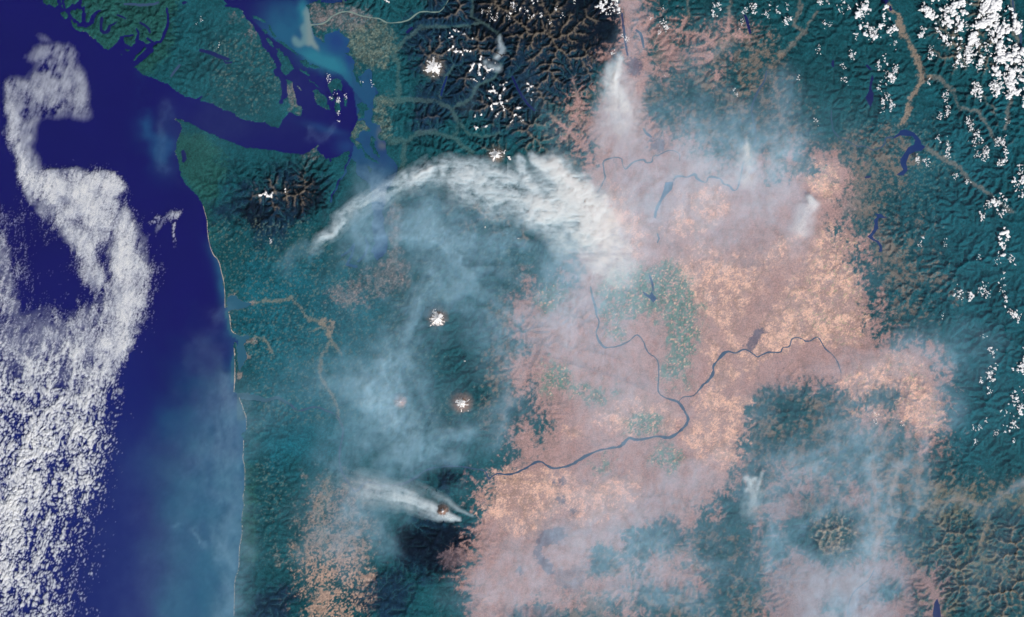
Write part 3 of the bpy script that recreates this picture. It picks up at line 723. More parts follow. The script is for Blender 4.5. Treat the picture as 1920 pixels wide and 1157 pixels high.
col = mixc(col, C(0.008, 0.088, 0.125), lowf * np.where(GX > 1000, 0.4, 0.8))
col *= (1 + 0.35 * n1 + 0.30 * n2 + 0.22 * FINE + 0.45 * (plots3 - 0.5))[..., None]
valley_b = sstep(0.25, 0.9, -LOCN) * np.clip(U, 0, 1)  # paler valley bottoms: lighter vegetation, plus valley haze put into the colour
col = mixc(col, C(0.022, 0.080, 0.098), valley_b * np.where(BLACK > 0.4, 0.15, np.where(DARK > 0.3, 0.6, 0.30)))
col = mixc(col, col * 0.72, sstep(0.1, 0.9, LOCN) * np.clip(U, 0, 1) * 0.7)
# clear-cuts and small openings in the working forest
cut = soft_mask([[(380, 380), (620, 440), (700, 480), (760, 560), (700, 760), (640, 800), (460, 800), (420, 600)], [(380, 60), (520, 60), (530, 220), (400, 190)], [(480, 850), (560, 900), (520, 1090), (460, 1080)], [(1560, 200), (1780, 200), (1800, 460), (1640, 560), (1560, 400)], [(820, 440), (1000, 440), (960, 800), (700, 820), (700, 560)]], 20, 0.6, 40, 63)
cutm = cut * sstep(0.80, 0.9, plots3 + 0.12 * n1) * (REL < 3.6)
col = mixc(col, C(0.09, 0.125, 0.11), cutm * 0.6)
# drier open forest on the inland hills
open_f = soft_mask([[(1020, 180), (1110, 150), (1100, 300), (1060, 320), (1000, 260)], [(1210, 20), (1440, 60), (1520, 200), (1520, 320), (1400, 330), (1260, 300), (1220, 160)], [(1640, 380), (1760, 420), (1800, 560), (1760, 640), (1640, 640), (1640, 520)], [(1540, 700), (1780, 800), (1740, 1000), (1600, 1060), (1480, 920), (1380, 940), (1420, 760)], [(1700, 900), (2000, 900), (2000, 1217), (1700, 1217)], [(1090, 1030), (1440, 1000), (1440, 1217), (960, 1217)], [(920, 560), (1000, 560), (980, 800), (900, 860)], [(1560, 260), (1720, 240), (1690, 340), (1600, 420), (1540, 330)]], 22, 0.7, 30, 65)
of = open_f * sstep(-0.25, 0.3, n2 + 0.6 * n1 + 0.5 * FINE - 0.06 * (REL - 2.0))
ofc = C(0.17, 0.13, 0.105) + (C(0.125, 0.12, 0.085) - C(0.17, 0.13, 0.105)) * sstep(1660, 1760, GX)[..., None] * sstep(880, 940, GY)[..., None]
col = mixc(col, ofc, of * np.where((GX > 1640) & (GY > 880), 0.9, 0.75))
# alpine rock above the trees
slp = np.hypot(*np.gradient(REL))
alp_reg = soft_mask([[(770, -80), (1130, -80), (1120, 120), (1060, 300), (900, 320), (790, 240)], E_(545, 360, 72, 50), E_(1562, 1000, 44, 46), [(1760, 960), (2000, 900), (2000, 1217), (1760, 1217)], E_(1690, 985, 30, 40), E_(895, 400, 60, 30), E_(980, 440, 40, 30), [(1580, -80), (1920, -80), (1920, 300), (1800, 240), (1700, 100)], E_(1370, 1080, 50, 30)], 22, 0.5, 30, 67)
hi = sstep(4.4, 7.6, REL + 1.6 * n2 + 0.8 * n1) * sstep(-0.1, 0.7, 0.8 * LOCN + 0.9 * FINE)
col = mixc(col, C(0.19, 0.16, 0.125), np.clip(hi * alp_reg * np.where(((GX > 760) & (GX < 1180) & (GY < 330)) | (GX < 700), 0.55, 0.75), 0, 1))
granite = soft_mask([E_(1562, 1000, 26, 34)], 9, 1.2, 10, 68, -0.5, 0.3)
col = mixc(col, C(0.34, 0.30, 0.25), granite * sstep(-0.6, 0.8, 0.6 * LOCN + 1.2 * FINE) * 0.55)
# valley floors
WGX = GX + 7 * fbm(GX / 16, GY / 16, 36, 4, 0.6); WGY = GY + 7 * fbm(GX / 16, GY / 16, 37, 4, 0.6)


def wstroke(pts, soft):
    out = np.zeros(GX.shape)
    sl = near(pts, max(p[2] for p in pts) + soft * 3 + 12)
    d, al, ww, sd = track(pts, WGX[sl], WGY[sl])
    out[sl] = 1 - sstep(ww * 0.2, ww * 0.5 + soft, d)
    return out


vf = np.zeros(GX.shape)
for v in VALLEYS:
    vf = np.maximum(vf, wstroke([(a, b, c * 0.7) for a, b, c in v], 5.0))
vf = sstep(0.25, 1.15, vf + 0.8 * n2 + 0.5 * n1 + 0.5 * (plots3 - 0.5)) * sstep(0.02, 0.4, vf)
wet = GX < 960
col = mixc(col, np.where(wet[..., None], C(0.085, 0.14, 0.125), C(0.26, 0.19, 0.15)), vf * np.where(wet, 0.36, 0.38))
tan = np.maximum(wstroke([(a, b, c * 0.8) for a, b, c in VALLEYS[23]], 4), stroke([(605, 604, 12), (620, 607, 12), (618, 625, 8)], 8, 4))
col = mixc(col, C(0.30, 0.215, 0.155), sstep(0.25, 1.1, tan + 1.0 * n2 + 0.9 * (plots3 - 0.5)) * (tan > 0.05) * 0.5)
tan2 = np.zeros(GX.shape)
for v in VALLEYS[9:13]:
    tan2 = np.maximum(tan2, wstroke([(a, b, c * 0.6) for a, b, c in v], 3.0))
col = mixc(col, C(0.17, 0.16, 0.135), sstep(0.3, 1.1, tan2 + 0.9 * n2 + 0.7 * (plots3 - 0.5)) * (tan2 > 0.05) * 0.55)
# steppe
steppe = C(0.315, 0.20, 0.188) * (1 + 0.16 * n1 + 0.10 * n2)[..., None] * (1 + 0.05 * (wn_ - 0.5))[..., None]
ridge_d = np.clip(REL - 0.4, 0, 2)[..., None]
steppe = steppe * (1 - 0.12 * ridge_d)
se_ = (sstep(1380, 1480, GX) * sstep(860, 960, GY))[..., None]
steppe = steppe * (1 - 0.30 * se_) + C(0.0, 0.01, 0.02) * se_
col = mixc(col, steppe, DRY)
draw = sstep(0.70, 0.92, 1 - np.abs(fbm(GX / 44, GY / 44, 77, 6, 0.56)) * 3.0)
col = mixc(col, C(0.20, 0.13, 0.115), DRY * draw * 0.5)
# wheat and fallow
CL = fbm(GX / 13, GY / 13, 75, 5, 0.62)
wa = 2.2 * fbm(GX / 45, GY / 45, 78, 3)
strip = fbm((GX * np.cos(wa) + GY * np.sin(wa)) / 9, (GY * np.cos(wa) - GX * np.sin(wa)) / 2.6, 79, 3, 0.6)
wp = 0.34 * plots + 0.26 * plots2 + 0.20 * plots3 + 0.55 * strip + 0.12
wcol = C(0.32, 0.21, 0.19) + (C(0.64, 0.41, 0.315) - C(0.32, 0.21, 0.19)) * sstep(0.40, 0.78, wp + 0.4 * n1 + 0.6 * CL)[..., None]
wcol = mixc(wcol, C(0.25, 0.16, 0.12), draw * 0.55)
wcol = mixc(wcol, C(0.20, 0.25, 0.13), (plots3 > 0.94).astype(float) * sstep(1380, 1560, GX) * 0.6)
col = mixc(col, wcol, WHEAT * DRY * 0.95)
gm = IRRIG * sstep(0.24, 0.3, plots3 + 0.1 * n2)
col = mixc(col, C(0.06, 0.145, 0.115) * (0.7 + 0.8 * plots)[..., None], gm * 0.9)
col = mixc(col, C(0.52, 0.37, 0.28), IRRIG * (plots3 > 0.94))
vw = VALLEY_FIELDS * (0.55 + 0.45 * sstep(1000, 1080, GY)) * sstep(0.36, 0.62, plots3 * 0.5 + plots * 0.3 + 0.6 * n2 + 0.35 * n1 + 0.14)
col = mixc(col, C(0.27, 0.185, 0.145) * (0.7 + 0.7 * plots3)[..., None], vw)
col = mixc(col, C(0.185, 0.155, 0.155) * (0.6 + 0.8 * plots3)[..., None], URBAN * np.clip(0.35 + 0.6 * (plots - 0.3) + 0.5 * n2, 0, 1))
col = mixc(col, C(0.125, 0.15, 0.12) * (0.5 + 1.0 * plots3)[..., None], PALE * np.clip(0.35 + 0.6 * (plots - 0.3) + 0.4 * n2, 0, 1))
col = mixc(col, C(0.085, 0.065, 0.10), SCAR * 0.85)
col = mixc(col, C(0.13, 0.095, 0.11), SCAR2 * 0.6)
# beach sand along the open coast
beach = np.exp(-((landf - 0.10) / 0.10) ** 2) * sstep(360, 372, GX) * (1 - sstep(464, 474, GX)) * sstep(380, 420, GY) * (~((GY > 806) & (GY < 822)))
spit = sstep(436, 439, GX) * (1 - sstep(441, 443, GX)) * sstep(638, 645, GY) * (1 - sstep(735, 745, GY))
mud = soft_mask([E_(436, 556, 7, 5), E_(470, 568, 8, 3), E_(462, 668, 7, 10), E_(458, 640, 7, 6), E_(450, 705, 5, 8), E_(470, 640, 12, 4)], 2.5, 0.9, 5, 69)
beach2 = np.exp(-((landf - 0.10) / 0.09) ** 2) * (((GX > 155) & (GX < 178) & (GY > 54) & (GY < 80)) | ((GX > 326) & (GX < 345) & (GY > 222) & (GY < 300)))
col = mixc(col, C(0.46, 0.38, 0.32), np.clip(np.maximum(beach * 0.3, beach2 * 0.6), 0, 1))
col = mixc(col, C(0.26, 0.2, 0.17), mud * 0.6)
col = np.clip(col, 0.002, 0.9)

# ------------------------------------------------------------------ land and islands as meshes
vid = np.arange(NX * NY).reshape(NY, NX)
VX = mx(GX); VY = my(GY)
ALLV = np.stack([VX, VY, Z], -1).reshape(-1, 3)
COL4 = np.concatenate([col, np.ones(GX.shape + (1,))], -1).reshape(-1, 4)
quad = np.stack([vid[1:, :-1], vid[1:, 1:], vid[:-1, 1:], vid[:-1, :-1]], -1)      # counter-clockwise seen from above
zmax = np.maximum.reduce([Z[1:, :-1], Z[1:, 1:], Z[:-1, 1:], Z[:-1, :-1]])
keep = zmax > -0.015
qi = np.maximum.reduce([isl[1:, :-1], isl[1:, 1:], isl[:-1, 1:], isl[:-1, :-1]])
for k in range(len(ISLANDS) + 1):
    q = quad[keep & (qi == k)]
    if len(q) == 0:
        continue
    V, F, (cc,) = compact(ALLV, q, [COL4])
    if k == 0:
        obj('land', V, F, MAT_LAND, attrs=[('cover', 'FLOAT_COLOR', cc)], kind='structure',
            label='mainland of dark forest, snowy ranges and brown farmed plateau under smoke', cat='land')
    else:
        obj('island', V, F, MAT_LAND, attrs=[('cover', 'FLOAT_COLOR', cc)], kind='structure', label=ISLANDS[k - 1][1], cat='island')

# ------------------------------------------------------------------ sea with silt, teal swirls and smoke haze painted in the south
sx = np.concatenate([np.arange(-700, -60, 80), np.arange(-60, 240, 10), np.arange(240, 430, 4), np.arange(430, 760, 2.2), np.arange(760, 800, 8), [900, 1400, 2700]])
sy = np.concatenate([np.arange(-600, -60, 60), np.arange(-60, 345, 2.2), np.arange(345, 1220, 5), [1300, 1500, 1800]])
SX, SY = np.meshgrid(sx, sy)
wq = 5 * fbm(SX / 14, SY / 14, 101, 4), 5 * fbm(SX / 14, SY / 14, 102, 4)
PX, PY = SX + wq[0], SY + wq[1]


def blob(x, y, rx, ry, an=0):
    c, s = math.cos(math.radians(an)), math.sin(math.radians(an))
    dx, dy = PX - x, PY - y
    return np.exp(-(((dx * c + dy * s) / rx) ** 2 + ((-dx * s + dy * c) / ry) ** 2))


sn = fbm(SX / 30, SY / 30, 103, 5)
wcol = np.zeros(SX.shape + (3,)) + C(0.0060, 0.0046, 0.088)
wcol = wcol * (1 + 0.10 * fbm(SX / 90, SY / 90, 104, 4))[..., None]
coastal = np.clip(blur((~sea).astype(float), 9) * 2.2, 0, 1)
cs = sample(coastal, SX, SY)
wcol = mixc(wcol, C(0.014, 0.075, 0.16), np.clip(cs * (0.9 + sn) * sstep(345, 380, SX) * (1 - sstep(470, 480, SX)) * sstep(430, 480, SY), 0, 1) * 0.9)
wcol = mixc(wcol, C(0.012, 0.06, 0.16), np.clip((blob(300, 265, 30, 50, -10) + 0.8 * blob(272, 225, 14, 30) + 0.5 * blob(262, 160, 8, 25)) * (0.75 + 1.2 * sn), 0, 1) * 0.75)
south = sstep(560, 980, SY + 60 * sn) * sstep(215, 400, SX + 60 * fbm(SX / 80, SY / 80, 106, 3)) * (SX < 480)  # offshore smoke haze, put into the water colour as a teal gradient
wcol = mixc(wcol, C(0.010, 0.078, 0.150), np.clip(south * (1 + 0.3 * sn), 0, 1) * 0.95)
wcol = mixc(wcol, C(0.007, 0.014, 0.12), sstep(450, 900, SY) * (1 - sstep(230, 330, SX)) * 0.8)
strait = poly([(430, -200), (450, 10), (475, 40), (515, 75), (560, 100), (603, 122), (640, 140), (672, 180), (690, 200), (705, 180), (700, 120), (655, 60), (590, -200)], SX, SY).astype(float)
wcol = mixc(wcol, C(0.012, 0.088, 0.165), strait * np.clip(sstep(-20, 40, SY) * sstep(455, 530, SX) * (1.0 + 0.5 * sn), 0, 1) * 0.85)
wcol = mixc(wcol, C(0.010, 0.03, 0.15), np.clip(blob(630, 78, 24, 26) + blob(655, 112, 10, 22), 0, 1) * 0.8)
wcol = mixc(wcol, C(0.02, 0.16, 0.22), np.clip(blob(595, 110, 34, 16, 20) + 0.7 * blob(625, 125, 40, 14, 25) + blob(568, 18, 8, 22), 0, 1) * 0.75)
PX, PY = SX + 0.5 * wq[0], SY + 0.5 * wq[1]
silt = np.maximum.reduce([poly([(575, 12), (569, 20), (570, 40), (563, 52), (567, 66), (565, 76), (558, 72), (552, 66), (547, 74), (550, 84), (560, 88), (572, 85), (584, 86), (600, 95), (590, 78), (586, 62), (584, 50), (582, 30)], PX, PY).astype(float)])
for _ in range(3):
    silt[1:-1, 1:-1] = (silt[1:-1, 1:-1] * 2 + silt[:-2, 1:-1] + silt[2:, 1:-1] + silt[1:-1, :-2] + silt[1:-1, 2:]) / 6
wcol = mixc(wcol, C(0.10, 0.20, 0.23), silt * 0.85)
wcol = mixc(wcol, C(0.17, 0.22, 0.22), silt * sstep(568, 582, SX) * 0.7)
est = ((SX > 444) & (SX < 570) & (SY > 730) & (SY < 790)).astype(float)
wcol = mixc(wcol, C(0.03, 0.085, 0.13), est)
bay = ((SX > 421) & (SX < 480) & (SY > 545) & (SY < 720) & (cs > 0.5)).astype(float)
wcol = mixc(wcol, C(0.02, 0.085, 0.14), bay)
insea = poly([(655, 120), (760, 120), (760, 500), (640, 520), (600, 420), (660, 290), (672, 230)], SX, SY).astype(float)
wcol = mixc(wcol, C(0.012, 0.058, 0.135), insea * np.clip(0.85 + 0.6 * sn, 0, 1))
wcol = mixc(wcol, C(0.012, 0.045, 0.15), np.clip(blob(610, 242, 40, 8, 15) + blob(650, 275, 20, 14), 0, 1) * 0.7)
wcol = mixc(wcol, C(0.10, 0.12, 0.13), np.clip(blob(713, 252, 6, 14) + blob(718, 274, 8, 6), 0, 1) * 0.6)
ny, nx = SX.shape
sid = np.arange(nx * ny).reshape(ny, nx)
sq = np.stack([sid[1:, :-1], sid[1:, 1:], sid[:-1, 1:], sid[:-1, :-1]], -1).reshape(-1, 4)
SV = np.stack([mx(SX), my(SY), np.zeros(SX.shape)], -1).reshape(-1, 3)
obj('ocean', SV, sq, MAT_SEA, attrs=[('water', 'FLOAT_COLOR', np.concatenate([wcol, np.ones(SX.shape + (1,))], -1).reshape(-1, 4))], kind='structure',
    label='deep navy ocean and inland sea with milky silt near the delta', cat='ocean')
# land carries on past the survey as plain ground
gv, gf = [], []
for x0_, y0_, x1_, y1_ in ((1976, -3000, 6000, 4000), (440, 1212, 1976, 4000), (598, -3000, 1976, -56)):
    k = len(gv)
    gv += [(float(mx(x)), float(my(y)), 0.03) for x, y in ((x0_, y1_), (x1_, y1_), (x1_, y0_), (x0_, y0_))]
    gf.append((k, k + 1, k + 2, k + 3))
far = np.full((len(gv), 4), 1.0); far[:, :3] = (0.03, 0.07, 0.08)
far[4:8, :3] = (0.10, 0.10, 0.09)
obj('ground', np.array(gv), np.array(gf), MAT_LAND, attrs=[('cover', 'FLOAT_COLOR', far)], kind='structure', label='plain dark ground beyond the edges of the map', cat='ground')


# ------------------------------------------------------------------ rivers and lakes
def smooth_line(pts, n=4):
    P = np.array(pts, float)
    out = []
    for k in range(len(P) - 1):
        p0 = P[max(k - 1, 0)]; p1 = P[k]; p2 = P[k + 1]; p3 = P[min(k + 2, len(P) - 1)]
        for t in np.arange(n) / n:
            out.append(0.5 * ((2 * p1) + (-p0 + p2) * t + (2 * p0 - 5 * p1 + 4 * p2 - p3) * t * t + (-p0 + 3 * p1 - 3 * p2 + p3) * t ** 3))
    out.append(P[-1])
    return np.array(out)


def ribbon(name, pts, mat, label, dz):
    P = smooth_line(pts)
    P[:, 0] += 0.9 * fbm(P[:, 0] / 9, P[:, 1] / 9, 131, 2); P[:, 1] += 0.9 * fbm(P[:, 0] / 9, P[:, 1] / 9, 132, 2)
    t = np.gradient(P[:, :2], axis=0); t /= np.hypot(t[:, 0], t[:, 1])[:, None] + 1e-9
    n = np.stack([-t[:, 1], t[:, 0]], 1)
    wv = (P[:, 2] * 0.85 * (0.85 + 0.8 * fbm(P[:, 0] / 7, P[:, 1] / 7, 133, 3)))[:, None] * 0.5
    rows = [P[:, :2] + n * wv * s for s in (-1, 0, 1)]
    V = []
    for r in rows:
        V.append(np.stack([mx(r[:, 0]), my(r[:, 1]), sample(BASE, r[:, 0], r[:, 1]) + dz], -1))
    V = np.concatenate(V); m = len(P); a = np.arange(m - 1)
    F = np.concatenate([np.stack([a + m * k, a + m * (k + 1), a + 1 + m * (k + 1), a + 1 + m * k], -1) for k in (0, 1)])
    # face up
    p = V[F[0]]
    if np.cross(p[1] - p[0], p[2] - p[0])[2] < 0:
        F = F[:, ::-1]
    obj(name, V, F, mat, label=label, cat=name, kind='structure')


MAT_SAND, _n, _l = new_mat('beach_sand')
_no = _n.new('ShaderNodeTexNoise'); _no.inputs['Scale'].default_value = 0.5; _no.inputs['Detail'].default_value = 3
_cr = _n.new('ShaderNodeValToRGB')
_cr.color_ramp.elements[0].position = 0.35; _cr.color_ramp.elements[0].color = (0.16, 0.17, 0.16, 1)
_cr.color_ramp.elements[1].position = 0.65; _cr.color_ramp.elements[1].color = (0.44, 0.37, 0.31, 1)
_ge = _n.new('ShaderNodeNewGeometry')
_l.new(_ge.outputs['Position'], _no.inputs['Vector']); _l.new(_no.outputs[0], _cr.inputs[0]); _l.new(_cr.outputs[0], _n['Principled BSDF'].inputs['Base Color'])
_n['Principled BSDF'].inputs['Roughness'].default_value = 1.0
ML = MAINLAND
i0 = ML.index((380, 386)); i1 = ML.index((421.5, 577)); i2 = ML.index((428.6, 584.5)); i3 = ML.index((440.5, 626)); i4 = ML.index((437.5, 646)); i5 = ML.index((437.6, 735)); i6 = ML.index((448, 746)); i7 = ML.index((462, 806.5)); i8 = ML.index((455.8, 825)); i9 = ML.index((438, 1157))
for a, b, w, lab in ((i0, i1, 1.5, 'pale surf and sand line along the straight forested coast'), (i2, i3, 2.2, 'sand spit between the two shallow bays'), (i4, i5, 2.2, 'long straight sand spit guarding the shallow bay'), (i6, i7, 2.0, 'curved beach below the wide river mouth'), (i8, i9, 1.3, 'thin broken beach line under green headlands')):
    ribbon('beach', [(x + 0.7, y, w) for x, y in ML[a:b + 1]], MAT_SAND, lab, 0.10)
for k, (p, lab) in RIVERS.items():
    ribbon('river', p, MAT_RIVER, lab, 0.05)
ribbon('river', SILTY[0], MAT_SILT, SILTY[1], 0.06)
for p, lab in LAKES:
    P = np.array(p, float)
    Q = []
    for k in range(len(P)):
        a, b = P[k], P[(k + 1) % len(P)]
        m = max(1, int(np.hypot(*(b - a)) / 3))
        for t in np.arange(m) / m:
            Q.append(a + (b - a) * t)
    Q = np.array(Q)
    Q[:, 0] += 0.5 * fbm(Q[:, 0] / 4, Q[:, 1] / 4, 141, 2); Q[:, 1] += 0.5 * fbm(Q[:, 0] / 4, Q[:, 1] / 4, 142, 2)
    tri = triangulate(Q)
    if not tri:
        print('lake failed', lab); continue
    lv = float(sample(BASE, Q[:, 0], Q[:, 1]).max()) + 0.07
    V = np.stack([mx(Q[:, 0]), my(Q[:, 1]), np.full(len(Q), lv)], -1)
    F = np.array(tri)
    pz = V[F[0]]
    if np.cross(pz[1] - pz[0], pz[2] - pz[0])[2] < 0:
        F = F[:, ::-1]
    blue = any(w in lab for w in ('royal', 'blue'))
    obj('lake', V, F, MAT_LAKE if blue else (MAT_NAVY if any(w in lab for w in ('navy', 'black', 'dark', 'purple')) else MAT_RIVER), label=lab, cat='lake', kind='structure')
print('land', time.time() - T0)

# ------------------------------------------------------------------ snowfields on the ranges
def edges_up(V, F):
    p = V[F[0]]
    return F if np.cross(p[1] - p[0], p[2] - p[0])[2] > 0 else F[:, ::-1]


snow_reg = np.zeros(GX.shape)
for x, y, rx, ry, a in [(500, 366, 13, 10, 1.3), (545, 350, 40, 30, 0.55), (575, 375, 22, 26, 0.4), (900, 130, 40, 40, 0.8), (935, 180, 26, 40, 1.0), (870, 95, 40, 30, 0.75), (850, 60, 40, 26, 0.7), (970, 215, 26, 34, 0.7), (905, 225, 34, 24, 0.85),
                          (835, 275, 14, 10, 0.7), (985, 170, 30, 30, 0.7), (950, 290, 26, 14, 0.9), (910, 428, 12, 9, 1.1), (965, 448, 14, 10, 0.7), (875, 682, 12, 9, 0.62), (795, 150, 8, 8, 0.8), (720, 2, 20, 10, 0.7), (1885, 1060, 40, 30, 0.35), (960, 20, 60, 30, 0.5)]:
    snow_reg = np.maximum(snow_reg, a * np.exp(-((GX - x) / rx) ** 2 - ((GY - y) / ry) ** 2))
loc = REL - blur(REL, 9)
loc = loc / (np.abs(loc).max() * 0.25)
snowv = snow_reg * (0.26 + 0.72 * np.clip(LOCN, -1, 1.4)) + (0.62 * FINE + 0.2 * n2) * np.clip(snow_reg * 2, 0, 1)
sc_q = (snowv[1:, :-1] + snowv[1:, 1:] + snowv[:-1, 1:] + snowv[:-1, :-1]) / 4 > 0.50
lab_ = np.zeros(sc_q.shape, int); comps = []
todo = set(map(tuple, np.argwhere(sc_q)))
while todo:
    st = [todo.pop()]; comp = []
    while st:
        c = st.pop(); comp.append(c)
        for a in (-1, 0, 1):
            for b in (-1, 0, 1):
                q = (c[0] + a, c[1] + b)
                if q in todo:
                    todo.discard(q); st.append(q)
    comps.append(comp)
comps = sorted([c for c in comps if len(c) >= 2], key=len, reverse=True)
SV_ = ALLV.copy(); SV_[:, 2] += 0.05
print('snowfields', len(comps), [len(c) for c in comps[:8]])
MARKS = [(813, 127, 'the dazzling snow dome'), (980, 180, 'the long black lake'), (935, 90, 'the grey smoke wisps'), (930, 291, 'the snow peak at the plume edge'), (857, 235, 'the forked valley'), (870, 30, 'the bare upper valleys'), (720, 2, 'the delta plain'), (1860, 1060, 'the olive corner range')]
RANGES = [(500, 366, 30, 'snow on the coastal peninsula range above dark forest', 'snow of the peninsula range'), (555, 360, 75, 'snow streak on the tan ridges of the peninsula range', 'snow of the peninsula range'),
          (875, 682, 30, 'snow wisp on the rocky crest between two volcanoes', 'snow of the volcano crest'), (1560, 1000, 70, 'faint snow on the pale granite peaks ringed by smoke', 'snow of the granite peaks'),
          (910, 428, 30, 'snow patch under thin smoke below the big plume', 'snow under the plume'), (965, 448, 40, 'snow streak at the smoky edge of the big plume', 'snow under the plume')]
for c in comps[:220]:
    q = quad[tuple(np.array(c).T)]
    V, F, _ = compact(SV_, q, [])
    cy, cx = np.mean(c, 0); px = X0 + S * cx; py = Y0 + S * cy
    near_ = min(MARKS, key=lambda t: math.hypot(px - t[0], py - t[1]))[2]
    how = 'broad' if len(c) > 14 else ('slim' if len(c) > 6 else 'tiny')
    lab, grp = how + ' white snowfield on a dark jagged ridge near ' + near_, how + ' snowfields near ' + near_
    for x, y, r, l_, g_ in RANGES:
        if math.hypot(px - x, py - y) < r:
            lab, grp = how + ' ' + l_, how + ' ' + g_
            break
    obj('snowfield', V, F, MAT_SNOW, label=lab, cat='snowfield', group=grp)


# ------------------------------------------------------------------ volcanoes
def volcano(px, py, R, snow, h, seed, label, halo, brow=0.55):
    z0 = float(sample(BASE + RS * 0.4 * blur(REL, 12), px, py)) - 0.15
    na, nr = 72, 26
    th = np.linspace(0, 2 * math.pi, na, endpoint=False)
    rr = np.linspace(0, 1, nr) ** 1.15
    TH, RR = np.meshgrid(th, rr)
    rid = fbm(np.cos(TH) * 3.2 + 7, np.sin(TH) * 3.2 + RR * 0.8, seed, 4, 0.6) + 0.8 * fbm(np.cos(TH) * 9 + RR * 5, np.sin(TH) * 9 + RR * 6, seed + 5, 4, 0.7)
    prof = (1 - RR) ** 1.25
    top = 0.03
    zz = h * (prof - top * np.exp(-(RR / 0.05) ** 2)) * (1 + 0.10 * rid * (RR > 0)) + 0.35 * h * rid * RR * (1 - RR) * 0.9
    rad = R * RR * (1 + 0.16 * rid)
    ctr = px, py
    xs = px + rad * np.cos(TH); ys = py + rad * np.sin(TH)
    V = np.stack([mx(xs), my(ys), z0 + zz - 0.4 * (RR > 0.97)], -1).reshape(-1, 3)
    g = np.arange(na * nr).reshape(nr, na); g2 = np.roll(g, -1, 1)
    F = np.stack([g[:-1], g2[:-1], g2[1:], g[1:]], -1)
    sn_ = (RR + 0.6 * (rid + 0.12 * np.random.default_rng(seed).random(RR.shape)) * (0.4 + RR)) < snow
    sq_ = sn_[:-1] & sn_[1:] | (np.roll(sn_, -1, 1)[:-1] & sn_[:-1])
    root = bpy.data.objects.new('volcano', None)
    root.location = (float(mx(px)), float(my(py)), z0)
    link(root, label=label, cat='volcano', group='snow capped volcanoes')
    bc = np.zeros(RR.shape + (4,)); bc[..., 3] = 1
    t = sstep(0.35, 1.0, RR + 0.25 * rid)[..., None]
    edge = np.stack([sample(col[..., k], xs, ys) for k in range(3)], -1)
    bc[..., :3] = np.array(halo) * (1 - t) * (0.85 + 0.5 * np.clip(rid, -0.5, 1))[..., None] + edge * t
    off = np.array(root.location)
    F = edges_up(V, F.reshape(-1, 4)).reshape(F.shape)
    Vc, Fc, (cc,) = compact(V - off, F.reshape(-1, 4), [bc.reshape(-1, 4)])
    obj('cone', Vc, Fc, MAT_LAND, root, attrs=[('cover', 'FLOAT_COLOR', cc)])
    sF = F[sq_]
    if len(sF):
        Vs, Fs, _ = compact(V - off + np.array([0, 0, 0.05]), sF, [])
        obj('snow_cap', Vs, Fs, MAT_SNOW, root)
    return root


volcano(821, 596, 27, 0.43, 5.2, 201, 'largest snow capped volcano with star shaped glaciers beside blue smoke', (0.13, 0.10, 0.085))
volcano(866, 755, 27, 0.29, 4.8, 215, 'snow flecked volcano with a wide brown collar', (0.20, 0.14, 0.115))
volcano(751, 752, 16, 0.14, 4.0, 222, 'small bare tan volcano stump half lost in smoke', (0.32, 0.21, 0.17))
volcano(830, 957, 17, 0.20, 5.0, 233, 'small volcano rising from the narrow white fire plume', (0.24, 0.16, 0.13))
volcano(813, 127, 28, 0.46, 2.8, 241, 'broad dazzling snow dome in the jagged dark range', (0.12, 0.10, 0.08))
volcano(930, 291, 22, 0.40, 4.4, 254, 'snow peak at the upper edge of the big white plume', (0.13, 0.10, 0.08))
print('snow', time.time() - T0)


# ------------------------------------------------------------------ closed layers of cloud and smoke
def layer(name, x0, y0, step, T, zb, mat, cut=0.02, opacity=None, flat=True, **kw):
    """closed body: upper surface zb + T, underside zb, edges sewn where T falls below cut."""
    ny, nx = T.shape
    on = T > cut
    qon = on[1:, :-1] | on[1:, 1:] | on[:-1, 1:] | on[:-1, :-1]
    T = np.where(on, T, 0.0)
    vid = np.arange(nx * ny).reshape(ny, nx)
    q = np.stack([vid[1:, :-1], vid[1:, 1:], vid[:-1, 1:], vid[:-1, :-1]], -1)[qon]
    X, Y = np.meshgrid(x0 + step * np.arange(nx), y0 + step * np.arange(ny))
    # a vertex is on the rim when one of its quads is missing: rim points are shared by both sides
    full = np.zeros((ny + 1, nx + 1), bool); full[1:-1, 1:-1] = qon
    inner = full[:-1, :-1] & full[:-1, 1:] & full[1:, :-1] & full[1:, 1:]
    T = np.where(inner, np.maximum(T, cut * 0.5), 0.0)
    zb_ = zb if np.ndim(zb) else np.full(T.shape, zb)
    up = 1.0 if flat else 0.6
    top = np.stack([mx(X), my(Y), zb_ + T * up], -1).reshape(-1, 3)
    bot = np.stack([mx(X), my(Y), zb_ - T * (1 - up)], -1).reshape(-1, 3)
    N = nx * ny
    inn = inner.ravel()
    qb = q[:, ::-1].copy()
    qb = np.where(inn[qb], qb + N, qb)
    V = np.concatenate([top, bot]); F = np.concatenate([q, qb])
    ex = []
    if opacity is not None:
        ex = [np.concatenate([opacity.ravel(), opacity.ravel()])]
    V, F, ex = compact(V, F, ex)
    return obj(name, V, F, mat, attrs=[('opacity', 'FLOAT', ex[0])] if ex else None, **kw)


